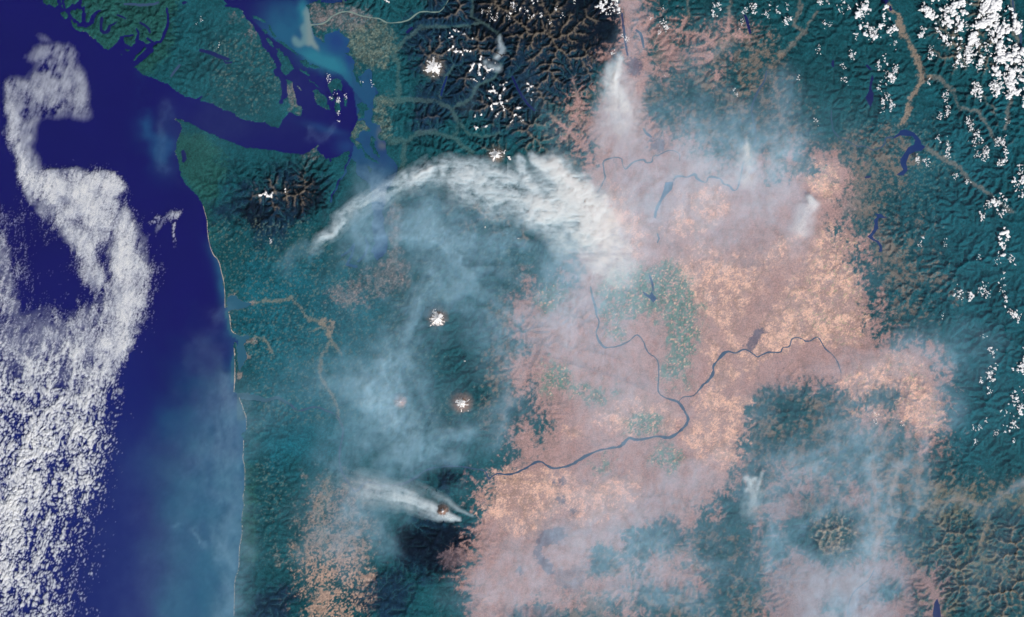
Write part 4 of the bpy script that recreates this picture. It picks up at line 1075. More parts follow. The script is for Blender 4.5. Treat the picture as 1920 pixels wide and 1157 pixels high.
def worley(X, Y, size, seed, sx=1.0):
    x = X / (size * sx); y = Y / size
    ix = np.floor(x); iy = np.floor(y)
    d1 = np.full(X.shape, 9.0); d2 = np.full(X.shape, 9.0); val = np.zeros(X.shape)
    for a in (-1, 0, 1):
        for b in (-1, 0, 1):
            px = ix + a + 0.1 + 0.8 * hash2(ix + a, iy + b, seed); py = iy + b + 0.1 + 0.8 * hash2(ix + a, iy + b, seed + 1)
            d = np.hypot(x - px, y - py)
            m = d < d1
            d2 = np.where(m, d1, np.minimum(d2, d))
            val = np.where(m, hash2(ix + a, iy + b, seed + 2), val)
            d1 = np.where(m, d, d1)
    return d1, d2, val


# ocean stratocumulus
cs_ = 1.4
cxx = np.arange(-70, 350, cs_); cyy = np.arange(60, 1230, cs_)
QX, QY = np.meshgrid(cxx, cyy)
wx_ = 9 * fbm(QX / 45, QY / 45, 301, 4); wy_ = 9 * fbm(QX / 45, QY / 45, 302, 4)


def cover_poly(P, soft):
    m = poly(P, QX + wx_, QY + wy_).astype(float)
    p = int(3 * soft / cs_) + 2
    b = np.pad(m, p, mode='edge')
    k = (np.fft.fftfreq(b.shape[0])[:, None] ** 2 + np.fft.rfftfreq(b.shape[1])[None, :] ** 2)
    f = np.fft.irfft2(np.fft.rfft2(b) * np.exp(-2 * (math.pi * soft / cs_) ** 2 * k), s=b.shape)
    return f[p:-p, p:-p]


def line_cov(pts, lev, X=None, Y=None):
    d, al, ww, sd = track(pts, QX + 1.6 * wx_, QY + 1.6 * wy_)
    return lev * TRACK_T * np.exp(-np.abs(d / ww) ** 2.6)


def sea_cover():
    c = line_cov([(16, 165, 15), (22, 230, 15), (45, 310, 20), (80, 365, 30), (115, 410, 40), (155, 460, 42), (180, 520, 34), (195, 575, 24, 0.6)], 0.80)
    c = np.maximum(c, line_cov([(30, 170, 22), (70, 178, 34), (115, 182, 36), (148, 195, 26)], 0.60))
    c = np.maximum(c, line_cov([(95, 345, 32), (140, 345, 38), (190, 345, 34), (215, 355, 24)], 0.90))
    c = np.maximum(c, line_cov([(150, 375, 46), (190, 405, 60), (222, 450, 62), (244, 505, 54), (242, 560, 46), (222, 625, 46), (185, 700, 54), (130, 770, 66), (75, 860, 70), (30, 960, 62), (5, 1070, 60), (-10, 1240, 60)], 0.86))
    c = np.maximum(c, line_cov([(100, 770, 26), (60, 830, 32), (30, 900, 30), (5, 1000, 26)], 1.0))
    right = 292 - 0.14 * np.clip(QY - 560, 0, 900) + 26 * fbm(QY / 60, QX / 300, 361, 3)
    field = 0.75 * sstep(430, 700, QY + 0.5 * QX * 0 + 0.25 * QX) * sstep(0, 90, right - QX) * (1 - 0.35 * sstep(900, 1030, QY) * sstep(80, 150, QX))
    c = np.maximum(c, field)
    c = np.maximum(c, line_cov([(-20, 430, 30), (10, 500, 34), (20, 580, 40), (10, 680, 50)], 0.62))
    c = np.maximum(c, 0.43 * sstep(330, 420, QY) * sstep(0, 60, right - QX))
    c = np.maximum(c, line_cov([(288, 425, 6), (300, 410, 10), (325, 402, 12), (342, 400, 8)], 0.6)); c = np.maximum(c, line_cov([(325, 420, 6), (328, 445, 5), (330, 466, 4)], 0.5))
    c = np.maximum(c, line_cov([(122, 266, 5), (128, 280, 8), (134, 296, 8)], 0.48))
    void = 0.55 * np.exp(-(((QX - 100 - 0.35 * (QY - 480)) / 42) ** 2) ** 1.5 - (((QY - 500) / 75) ** 2) ** 1.5)
    hole = np.exp(-(((QX - 112) / 46) ** 4) - ((QY - 262) / 34) ** 4)
    c = c * (1 - 0.97 * hole) * (1 - void)
    return c * (1 - 0.35 * np.exp(-((QX - 200) / 15) ** 2 - ((QY - 470) / 30) ** 2))


cov = sea_cover()
cov = cov + 0.26 * fbm(QX / 30, QY / 30, 303, 5, 0.6) * (cov > 0.08)
cov = cov + 0.20 * sstep(0.3, 0.6, cov) * fbm((QX * 0.96 + QY * 0.28) / 7, (QY * 0.96 - QX * 0.28) / 50, 304, 4)
big = sstep(470, 820, QY + 0.3 * (100 - QX))
tilt = 0.22
ux = QX + tilt * QY + 0.5 * wx_ + 9 * fbm(QX / 24, QY / 24, 307, 4); uy = QY + 11 * fbm(QX / 24, QY / 24, 308, 4)
dA = worley(ux, uy, 3.4, 311, 0.8); dB = worley(ux, uy, 6.6, 321, 0.62); dC = worley(ux, uy, 17.0, 331, 0.55)
bA = 1.15 - dA[0] * 1.25 + 0.6 * (dA[2] - 0.5); bB = 1.15 - dB[0] * 1.25 + 0.7 * (dB[2] - 0.5); bC = 1.0 - dC[0] * 1.0 + 0.3 * (dC[2] - 0.5)
b = bA * (1 - big) + (0.8 * bB + 0.08 * bA + 0.25 * bC) * big + 0.14 * fbm(QX / 3.4, QY / 3.4, 341, 2)
rowa = fbm((QX * 0.97 + QY * 0.22) / 5, (QY * 0.97 - QX * 0.22) / 17, 309, 3, 0.6)
b = b * (0.62 + 0.38 * big) + 0.26 * (1 - big) + (0.34 - 0.04 * big) * rowa
f = b - 1.25 * (1 - np.clip(cov, 0, 1.0)) - 0.02 - 0.20 * big
f = np.where(cov > 0.03, f, -1)
th = np.clip(f, 0, 1.3) ** 1.15 * (0.55 + 0.45 * sstep(0.4, 0.85, cov)) * (1.0 + 0.7 * big) * (0.35 + 0.65 * sstep(225, 330, QY + 40 * fbm(QX / 30, QY / 30, 305, 3)))
th = th * (1 + 0.5 * fbm(QX / 18, QY / 18, 306, 4)) * 1.25
layer('cloud_bank', -70, 60, cs_, th, 1.2, MAT_BANK, 0.02, None, True, kind='stuff', label='broken sheet of small white cloud cells curling over the navy ocean', cat='clouds')

# thin veil at the head of the bank, trailing between the cells
vcs = 2.0
vx = np.arange(-70, 330, vcs); vy = np.arange(60, 1010, vcs)
QX, QY = np.meshgrid(vx, vy)
wx_ = 12 * fbm(QX / 25, QY / 25, 351, 5); wy_ = 12 * fbm(QX / 25, QY / 25, 352, 5)
cs_ = vcs
vc = 0.72 * cover_poly([(48, 106), (70, 92), (95, 84), (125, 84), (138, 92), (145, 112), (155, 130), (162, 150), (168, 225), (120, 215), (80, 220), (58, 245), (58, 285), (72, 305), (92, 345), (70, 372), (45, 330), (20, 270), (8, 160), (15, 150), (60, 140), (75, 118)], 5)
vc = np.maximum(vc, 0.5 * cover_poly([(68, 70), (80, 68), (92, 78), (75, 82)], 4))
vc = vc * (1 - 0.8 * np.exp(-((QX - 97) / 7) ** 2 - ((QY - 108) / 5) ** 2))
rip = fbm((QX * 0.94 + QY * 0.34) / 4, (QY * 0.94 - QX * 0.34) / 16, 354, 4, 0.65)
vc = np.maximum(vc * 0.62, 0.42 * sstep(0.42, 0.8, sea_cover()) * (1 - sstep(560, 760, QY)))
vc = vc * (0.8 + 1.5 * fbm(QX / 26, QY / 26, 353, 6, 0.62) + 1.0 * rip)
vc = vc * sstep(0, 12, np.minimum.reduce([330 - QX, 1005 - QY]))
MAT_VEIL = smoke_material('cloud_veil', (0.80, 0.87, 1.0), 0.85)
layer('cloud_veil', -70, 60, vcs, np.clip(vc * 1.5, 0, 2.2), 1.6, MAT_VEIL, 0.03, None, True, kind='stuff', label='thin lavender cloud veil at the head of the ocean cloud bank', cat='clouds')
print('clouds', time.time() - T0)

# ------------------------------------------------------------------ cumulus, each puff its own cloud
import bmesh


def puff_mesh(seed, lobes, fine=2):
    r = random.Random(seed)
    bm = bmesh.new()
    for k in range(lobes):
        t = bmesh.ops.create_icosphere(bm, subdivisions=fine if k < 2 else 1, radius=1.0)
        s = r.uniform(0.26, 0.6) if k else 0.55
        a = r.uniform(0, 6.28); d = r.uniform(0.35, 0.95) if k else 0
        ph = [r.uniform(0, 6.28) for _ in range(4)]
        for v in t['verts']:
            c = v.co
            w = 1 + 0.16 * math.sin(4 * c.x + ph[0]) * math.cos(5 * c.y + ph[1]) + 0.10 * math.sin(7 * c.z + 6 * c.x + ph[2]) + 0.07 * math.sin(9 * c.y + ph[3])
            z = c.z * s * w * (0.8 if c.z > 0 else 0.25)
            v.co = (c.x * s * w + d * math.cos(a), c.y * s * w + d * math.sin(a), z)
    me = bpy.data.meshes.new('cumulus_cloud')
    bm.to_mesh(me); bm.free()
    me.polygons.foreach_set('use_smooth', [True] * len(me.polygons))
    me.materials.append(MAT_CUMULUS)
    return me


PUFFS = [puff_mesh(500 + k, 3 + k % 6) for k in range(14)]
SMALL = [puff_mesh(540 + k, 2 + k % 3, 1) for k in range(9)]
FIELDS = [  # x, y, rx, ry, turn, count, smallest, largest, label, group
    (1612, 30, 46, 36, 0, 62, 3, 9, 'bright cumulus puff over the forested ridge beside the tan trench', 'cumulus beside the tan trench'),
    (1640, 78, 40, 26, -20, 26, 2.5, 6.5, 'bright cumulus puff over the forested ridge beside the tan trench', 'cumulus beside the tan trench'),
    (1590, 118, 34, 16, -45, 24, 2, 5.5, 'bright cumulus puff over the forested ridge beside the tan trench', 'cumulus beside the tan trench'),
    (1668, 130, 22, 40, 12, 40, 2.5, 6.5, 'bright cumulus puff over the ridge between slender lake and trench', 'cumulus over the slender lake ridge'),
    (1662, 205, 12, 36, 5, 34, 2, 5, 'bright cumulus puff over the ridge between slender lake and trench', 'cumulus over the slender lake ridge'),
    (1760, 22, 40, 24, 20, 46, 3, 10, 'white cumulus over the range beyond the tan trench', 'cumulus beyond the tan trench'),
    (1722, 60, 20, 16, 0, 14, 2, 5, 'white cumulus over the range beyond the tan trench', 'cumulus beyond the tan trench'),
    (1745, 110, 8, 26, 0, 14, 2, 5, 'white cumulus over the range beyond the tan trench', 'cumulus beyond the tan trench'),
    (1850, 22, 44, 44, 0, 84, 5, 15, 'cumulus heaped in the thickest block of the cloud wall', 'cumulus of the thick cloud wall'),
    (1880, 95, 22, 50, 0, 60, 5, 14, 'cumulus of the cloud wall alongside the teal reservoir', 'cumulus alongside the teal reservoir'),
    (1800, 95, 36, 44, -20, 80, 2.5, 8, 'small cumulus crowding the flank of the cloud wall', 'cumulus beside the cloud wall'),
    (1865, 165, 34, 36, -30, 56, 3, 11, 'cumulus where the cloud wall thins towards the forest ridges', 'cumulus of the thinning cloud wall'),
    (1908, 145, 14, 30, 0, 22, 4, 11, 'cumulus beyond the teal reservoir behind the cloud wall', 'cumulus beyond the teal reservoir'),
    (1760, 190, 20, 44, -25, 40, 2, 4.5, 'tiny cumulus dotting the forest above the hooked lake', 'cumulus above the hooked lake'),
    (1735, 303, 18, 10, -20, 18, 2, 4.5, 'small cumulus at the shore of the hooked lake', 'cumulus at the hooked lake'),
    (1775, 262, 12, 30, -15, 24, 2, 4, 'tiny cumulus dotting the forest above the hooked lake', 'cumulus above the hooked lake'),
    (1822, 250, 12, 40, -10, 40, 2, 5, 'small cumulus in a long row over forest ridges', 'cumulus rows over the forest ridges'),
    (1880, 250, 12, 40, 0, 26, 2, 5, 'small cumulus in a long row over forest ridges', 'cumulus rows over the forest ridges'),
    (1860, 305, 40, 26, 20, 50, 2, 5.5, 'small cumulus in a long row over forest ridges', 'cumulus rows over the forest ridges'),
    (1900, 365, 26, 26, 0, 36, 3, 9, 'white cumulus over the ranges beyond the hooked lake', 'cumulus beyond the hooked lake'),
    (1800, 345, 16, 14, 0, 12, 2, 4, 'small cumulus in a long row over forest ridges', 'cumulus rows over the forest ridges'),
    (1845, 405, 30, 22, 0, 22, 2, 5, 'small cumulus near the big lone cloud heap', 'cumulus near the lone heap'),
    (1883, 450, 14, 10, 25, 12, 5, 9, 'large lone heap of cumulus over dark forest', 'cumulus of the lone heap'),
    (1890, 490, 26, 20, 0, 22, 2, 5, 'small cumulus near the big lone cloud heap', 'cumulus near the lone heap'),
    (1810, 548, 16, 12, 0, 18, 3, 6.5, 'bright cumulus clump in the cloud line over dark forest', 'cumulus of the forest cloud line'),
    (1858, 545, 40, 10, 10, 30, 2.5, 5.5, 'bright cumulus clump in the cloud line over dark forest', 'cumulus of the forest cloud line'),
    (1905, 580, 18, 22, 0, 20, 2, 6, 'bright cumulus clump in the cloud line over dark forest', 'cumulus of the forest cloud line'),
    (1765, 590, 6, 10, 0, 4, 2, 3, 'lone small cumulus over open forest', 'lone puffs over open forest'),
    (1730, 460, 46, 10, 10, 10, 1.6, 3, 'lone small cumulus over open forest', 'lone puffs over open forest'),
    (1775, 455, 5, 8, 0, 6, 2, 3.5, 'lone small cumulus over open forest', 'lone puffs over open forest'),
    (1835, 480, 5, 7, 0, 6, 2, 4, 'lone small cumulus over open forest', 'lone puffs over open forest'),
    (1850, 640, 30, 22, 0, 18, 1.8, 4.5, 'small cumulus above the smoke free valley', 'cumulus above the clear valley'),
    (1910, 680, 16, 24, 0, 26, 2.5, 7, 'bright cumulus heap above the clear valley range', 'cumulus heaps of the clear valley'),
    (1850, 708, 16, 26, -20, 34, 2.5, 6, 'bright cumulus heap above the clear valley range', 'cumulus heaps of the clear valley'),
    (1900, 765, 26, 22, -30, 44, 3, 8, 'bright cumulus heap above the clear valley range', 'cumulus heaps of the clear valley'),
    (1840, 805, 30, 22, 0, 24, 1.8, 4, 'small cumulus below the bright heaps over blue forest', 'cumulus below the heaps'),
    (1880, 825, 30, 16, 0, 18, 1.8, 4, 'small cumulus below the bright heaps over blue forest', 'cumulus below the heaps'),
    (1648, 781, 16, 5, -20, 9, 2, 3.5, 'small cumulus puff floating on the thick valley smoke', 'puffs on the valley smoke'),
    (1690, 793, 6, 4, -20, 3, 2, 3, 'small cumulus puff floating on the thick valley smoke', 'puffs on the valley smoke'),
    (1465, 30, 18, 30, -25, 26, 2, 5, 'small cumulus over the green upland beside the smoky valley', 'cumulus of the green upland'),
    (1550, 12, 22, 16, 0, 18, 2, 5, 'small cumulus over the green upland beside the smoky valley', 'cumulus of the green upland'),
    (1548, 45, 12, 8, 0, 10, 2, 4, 'small cumulus over the green upland beside the smoky valley', 'cumulus of the green upland'),
    (1535, 98, 6, 14, 0, 9, 1.8, 3.5, 'small cumulus over the green upland beside the smoky valley', 'cumulus of the green upland'),
    (1530, 215, 8, 24, 10, 8, 1.6, 3, 'tiny cumulus over the dark hills beside the smoky valley', 'cumulus of the dark hills'),
    (1485, 145, 8, 10, -30, 6, 1.6, 2.6, 'tiny cumulus over the dark hills beside the smoky valley', 'cumulus of the dark hills'),
    (1240, 30, 16, 30, 5, 34, 1.6, 4, 'white cumulus in a short column over green hills', 'cumulus column over green hills'),
    (1345, 15, 9, 22, 10, 26, 2.5, 6, 'white cumulus in a narrow plume shaped column over green hills', 'cumulus narrow column'),
    (1405, 18, 14, 18, 0, 20, 2, 5, 'white cumulus around the narrow navy lake', 'cumulus around the narrow lake'),
    (1438, 50, 6, 24, 0, 14, 2, 4.5, 'white cumulus around the narrow navy lake', 'cumulus around the narrow lake'),
    (1388, 48, 4, 12, 0, 6, 1.6, 3, 'white cumulus around the narrow navy lake', 'cumulus around the narrow lake'),
    (1135, 8, 22, 16, 0, 34, 3, 8, 'white cumulus over the dry range beside the brown valley', 'cumulus beside the brown valley'),
    (1060, 10, 60, 26, 0, 34, 1.6, 3.5, 'small cumulus scattered over the black mountain range', 'cumulus of the black range'),
    (980, 18, 30, 18, 0, 30, 1.6, 4.5, 'small cumulus scattered over the black mountain range', 'cumulus of the black range'),
    (930, 20, 40, 22, 0, 30, 1.6, 3.5, 'small cumulus scattered over the black mountain range', 'cumulus of the black range'),
    (1170, 60, 6, 30, 0, 14, 1.8, 3.5, 'white cumulus over the dry range beside the brown valley', 'cumulus beside the brown valley'),
    (1150, 98, 6, 3, 0, 3, 3, 4.5, 'bright cap cloud at the head of the tall smoke plume', 'cap cloud of the tall plume'),
    (1375, 180, 8, 30, 0, 9, 1.6, 2.8, 'tiny cumulus over hazy hills beside the smoky river', 'cumulus of the hazy hills'),
    (1250, 140, 6, 6, 0, 3, 1.6, 2.4, 'tiny cumulus over hazy hills beside the smoky river', 'cumulus of the hazy hills'),
    (622, 165, 9, 18, -10, 22, 1.6, 3.2, 'small cumulus strung over the strait archipelago', 'cumulus over the archipelago'),
    (634, 200, 3, 24, 0, 20, 1.8, 3.4, 'small cumulus strung over the strait archipelago', 'cumulus over the archipelago'),
    (649, 188, 2.5, 14, 0, 8, 1.4, 2.4, 'small cumulus strung over the strait archipelago', 'cumulus over the archipelago'),
    (675, 156, 4, 3, 0, 2, 1.8, 2.6, 'small cumulus over the milky bay', 'cumulus over the milky bay'), (699, 155, 2, 6, 0, 4, 1.8, 2.8, 'small cumulus over the milky bay', 'cumulus over the milky bay'),
    (372, 42, 12, 4, -20, 6, 1.5, 2.4, 'tiny cumulus over the forested heights of the huge island', 'puffs over the huge island'), (406, 86, 8, 3, -20, 4, 1.5, 2.2, 'tiny cumulus over the forested heights of the huge island', 'puffs over the huge island'),
    (505, 450, 12, 8, 0, 12, 1.2, 2.2, 'tiny cumulus over the dark hills below the peninsula range', 'puffs below the peninsula range'),
]
rr = random.Random(77)
clouds = []
for x, y, rx, ry, an, n, s0, s1, lab, grp in FIELDS:
    c, s = math.cos(math.radians(an)), math.sin(math.radians(an))
    seeds = []
    while len(seeds) < max(2, n // 5):
        a, b2 = rr.gauss(0, 0.62), rr.gauss(0, 0.62)
        if abs(a) < 1.4 and abs(b2) < 1.4:
            seeds.append((x + a * rx * c - b2 * ry * s, y + a * rx * s + b2 * ry * c, rr.random()))
    for k in range(int(n * (2.3 if x > 1550 and y < 450 else 1.7))):
        qx, qy, w = seeds[int(rr.random() ** 1.4 * len(seeds))]
        size = s0 * 0.8 + (s1 * (0.75 + 0.7 * w) - s0 * 0.8) * rr.random() ** 2.0
        lean = rr.uniform(-0.35, 0.35)
        q = rr.gauss(0, 1.1) * (s0 + s1) * 0.55
        px = qx + rr.gauss(0, 0.75) * (s0 + s1) * 0.5 - q * lean * 0.5; py = qy + q
        if px > 1975 or py < -55:
            continue
        clouds.append((size, px, py, lab, grp))
clouds.sort(key=lambda t: -t[0])
print('cumulus', len(clouds))
NIND = 300
rest = {}
for k, (size, px, py, lab, grp) in enumerate(clouds):
    me = PUFFS[k % len(PUFFS)] if k < NIND else SMALL[k % len(SMALL)]
    sxy = size * KM * 0.54
    zc = 3.8 + 1.4 * rr.random()
    rot = rr.uniform(0, 6.28); stretch = rr.uniform(0.8, 1.3)
    if k < NIND:
        o = bpy.data.objects.new('cumulus_cloud', me)
        o.location = (float(mx(px)), float(my(py)), zc)
        o.rotation_euler = (0, 0, rot); o.scale = (sxy * stretch, sxy / stretch, sxy * 0.8)
        big_ = 'broad ' if size > 9.5 else ('mid sized ' if size > 6 else 'little ')
        form = 'stretched ' if stretch > 1.17 or stretch < 0.86 else ('many lobed ' if k % len(PUFFS) % 6 > 2 else 'compact ')
        base_ = lab
        for w_ in ('small ', 'tiny ', 'large '):
            base_ = base_.replace(w_, '', 1) if base_.startswith(w_) else base_
        link(o, label=big_ + form + base_, cat='cloud', group=big_ + form + grp)
    else:
        rest.setdefault('all', []).append((px, py, zc, sxy, rot, stretch, me))
VV, FF, nv = [], [], 0
cache = {}
for px, py, zc, sxy, rot, st, me in rest.get('all', ()):
    if me.name not in cache:
        v = np.zeros(len(me.vertices) * 3); me.vertices.foreach_get('co', v)
        fidx = np.zeros(len(me.polygons) * 3, int); me.polygons.foreach_get('vertices', fidx)
        cache[me.name] = v.reshape(-1, 3), fidx.reshape(-1, 3)
    v, fidx = cache[me.name]
    c, s = math.cos(rot), math.sin(rot)
    q = v * np.array([sxy * st, sxy / st, sxy * 0.8])
    q = np.stack([q[:, 0] * c - q[:, 1] * s + float(mx(px)), q[:, 0] * s + q[:, 1] * c + float(my(py)), q[:, 2] + zc], -1)
    VV.append(q); FF.append(fidx + nv); nv += len(q)
if VV:
    obj('scattered_clouds', np.concatenate(VV), np.concatenate(FF), MAT_CUMULUS, kind='stuff', label='countless tiny fair weather cloud puffs scattered between the larger cumulus', cat='clouds')
print('cumulus done', time.time() - T0)

# ------------------------------------------------------------------ smoke plumes: closed bodies of dense smoke
def grid(x0, y0, x1, y1, st):
    return np.meshgrid(np.arange(x0, x1, st), np.arange(y0, y1, st))


def streaks(al, sd, la, lc, seed, o=5):
    return fbm(al / la, sd / (lc * 1.6), seed, o, 0.58)


ISO = 1.4


def sum_strokes(X, Y, items, wob=10, seed=400):
    """items: (points with half width, thickness, along, across streak length, streak strength, seed)."""
    T = np.zeros(X.shape)
    wx = wob * fbm(X / 40, Y / 40, seed, 5); wy = wob * fbm(X / 40, Y / 40, seed + 1, 5)
    iso = fbm(X / 13, Y / 13, seed + 2, 6, 0.66)
    for pts, t, la, lc, k, sd_ in items:
        d, al, ww, sd = track(pts, X + wx, Y + wy)
        TT = TRACK_T
        p = np.exp(-(d / ww) ** 2)
        n = streaks(al, sd, la, lc, sd_)
        T = np.maximum(T, 0) + t * TT * p * np.clip(1 + k * (1.5 * n + ISO * iso), 0, 3)
    return T


# the big plume: dense fan at the fires, then an arching tail towards the inland sea
GXp, GYp = grid(545, 262, 1220, 560, 1.8)
fan = [([(968, 292, 8), (985, 330, 12), (1000, 365, 16), (1030, 400, 26, 0.6)], 2.0, 60, 9, 0.45, 411),
       ([(1000, 290, 9), (1020, 310, 18), (1050, 335, 28), (1080, 370, 34), (1105, 400, 34)], 3.0, 70, 10, 0.35, 412),
       ([(1040, 310, 8), (1085, 345, 16), (1110, 385, 22), (1140, 425, 30, 0.6)], 2.0, 60, 10, 0.4, 413),
       ([(1000, 400, 26), (1060, 430, 34), (1110, 455, 38), (1150, 490, 40)], 1.3, 60, 12, 0.6, 414),
       ([(960, 340, 24), (915, 328, 26), (870, 316, 26), (820, 315, 24), (770, 332, 22)], 0.95, 80, 5, 0.9, 415),
       ([(1010, 380, 30), (960, 372, 34), (910, 360, 34), (860, 352, 30)], 0.7, 70, 6, 0.9, 416),
       ([(800, 318, 22), (750, 338, 22), (700, 366, 20), (665, 392, 18), (640, 412, 16), (610, 436, 13), (580, 462, 14, 0.4)], 0.62, 60, 4, 0.9, 417),
       ([(672, 374, 12), (648, 400, 10), (628, 418, 9), (600, 440, 10, 0.5)], 0.6, 40, 4, 0.9, 418),
       ([(850, 302, 12), (890, 296, 12), (925, 308, 14)], 0.8, 60, 8, 0.6, 419)]
T = sum_strokes(GXp, GYp, fan, 20, 421)
# crisp windward edge and gaps between the tongues
d, al, ww, sd = track([(560, 455, 1), (620, 398, 1), (660, 364, 1), (700, 343, 1), (740, 318, 1), (800, 294, 1), (850, 284, 1), (905, 288, 1), (945, 306, 1)], GXp + 4 * fbm(GXp / 14, GYp / 14, 424, 4), GYp + 4 * fbm(GXp / 14, GYp / 14, 425, 4))
T = T * np.where(GXp < 950, sstep(-12, 34, sd if sd[120, 200] > 0 else -sd), 1)
gap, _, gw, _ = track([(985, 292, 4), (992, 318, 5), (1008, 345, 6), (1022, 372, 7)], GXp + 5 * fbm(GXp / 16, GYp / 16, 426, 4), GYp)
T = T * (1 - 0.35 * np.exp(-(gap / (1.5 * gw)) ** 2))
bump = worley(GXp + 3 * fbm(GXp / 9, GYp / 9, 427, 3), GYp, 7.5, 428)[0]
T = T * (1 + 0.08 * (0.5 - bump) * sstep(2.5, 5, T)) * (1 + 0.12 * fbm(GXp / 5, GYp / 5, 429, 3))
T = T * sstep(0, 30, np.minimum.reduce([GXp - 545, 1216 - GXp, 556 - GYp]))
T = T * (1 + 0.35 * (1 - 4 * np.abs(fbm((GXp + 6 * fbm(GXp / 20, GYp / 20, 436, 3)) / 24, GYp / 9, 437, 4, 0.6))) * sstep(0.1, 0.6, T) * (1 - sstep(2, 4, T)))
layer('smoke_plume', 545, 262, 1.8, np.clip(T * 0.8, 0, 8), 4.4, MAT_PLUME, 0.05, None, True, label='huge white smoke plume fanning from mountain fires and arching over the inland sea', cat='smoke plume', group='wildfire smoke plumes')


def plume(x0, y0, x1, y1, items, label, seed, zb=3.6, wob=7, st=1.8):
    X, Y = grid(x0, y0, x1, y1, st)
    T = sum_strokes(X, Y, items, wob, seed)
    T = T * (1 + 0.30 * fbm(X / 6, Y / 6, seed + 7, 4, 0.6))
    e = np.minimum.reduce([X - x0, x1 - X, Y - y0, y1 - Y])
    T = T * sstep(0, 10, e)
    layer('smoke_plume', x0, y0, st, np.clip(T, 0, 7), zb, MAT_PLUME, 0.05, None, True, label=label, cat='smoke plume', group='wildfire smoke plumes')


plume(1085, 90, 1240, 300, [([(1160, 108, 7), (1155, 130, 14), (1148, 160, 20), (1152, 195, 24), (1155, 230, 30, 0.7), (1150, 260, 36, 0.3)], 0.8, 40, 7, 0.55, 431), ([(1163, 112, 4), (1158, 130, 6), (1150, 150, 5), (1165, 180, 6), (1178, 200, 7, 0.5)], 0.9, 30, 5, 0.6, 432),
                            ([(1142, 128, 7), (1140, 148, 9), (1150, 172, 8)], 0.9, 20, 5, 0.7, 433), ([(1180, 160, 14), (1185, 200, 20), (1180, 240, 24, 0.4)], 0.4, 40, 9, 0.6, 434)], 'tall bluish smoke plume sinking down the brown valley from a black ridge', 440)
plume(1350, 235, 1450, 385, [([(1392, 262, 5, 0.7), (1394, 285, 10), (1397, 312, 12, 0.8), (1400, 345, 15, 0.4)], 0.62, 20, 7, 0.8, 451), ([(1391, 270, 3), (1395, 290, 5), (1394, 305, 5, 0.5)], 0.5, 12, 5, 0.9, 452)], 'short narrow white plume beside the flooded river', 455, 3.6, 14)
plume(1470, 345, 1570, 450, [([(1518, 372, 5), (1522, 382, 11), (1508, 400, 16), (1500, 430, 16)], 0.85, 30, 6, 0.6, 461), ([(1520, 370, 4), (1526, 384, 5)], 0.9, 12, 4, 0.6, 462)], 'small faint plume above the wheat country near the town plain', 465)
plume(1365, 870, 1470, 990, [([(1396, 892, 6), (1404, 906, 11), (1412, 928, 16, 0.7), (1408, 960, 20, 0.3)], 0.6, 20, 6, 0.9, 471), ([(1430, 888, 4), (1426, 903, 6), (1414, 918, 7, 0.6)], 0.55, 12, 5, 0.9, 472), ([(1392, 912, 4), (1402, 900, 4), (1414, 896, 4)], 0.45, 8, 4, 0.9, 473)], 'curling white plume over dark hills at the plateau edge', 475, 3.6, 14)
plume(600, 860, 905, 1010, [([(862, 973, 3, 1.2), (845, 968, 5, 1.2), (820, 956, 8), (790, 942, 11, 0.8), (750, 930, 17, 0.55), (700, 918, 24, 0.3), (650, 905, 28, 0.05)], 1.7, 60, 4, 0.6, 481), ([(886, 966, 3), (860, 952, 5), (830, 934, 7, 0.8), (800, 918, 9, 0.5), (760, 905, 12, 0.1)], 0.38, 50, 4, 0.65, 482),
                            ([(850, 976, 3), (815, 968, 6, 0.8), (780, 958, 10, 0.5), (730, 950, 16, 0.1)], 0.6, 50, 4, 0.6, 483)], 'narrow streaked white plume blowing past the small volcano', 485, 2.6, 5)
plume(900, 60, 965, 150, [([(937, 66, 4), (935, 80, 6), (940, 95, 6), (930, 105, 5)], 0.9, 16, 4, 0.6, 491), ([(912, 118, 5), (920, 124, 7), (935, 128, 6)], 0.8, 16, 4, 0.6, 492)], 'thin grey wisps of smoke in the snowy dark range', 495)
print('plumes', time.time() - T0)

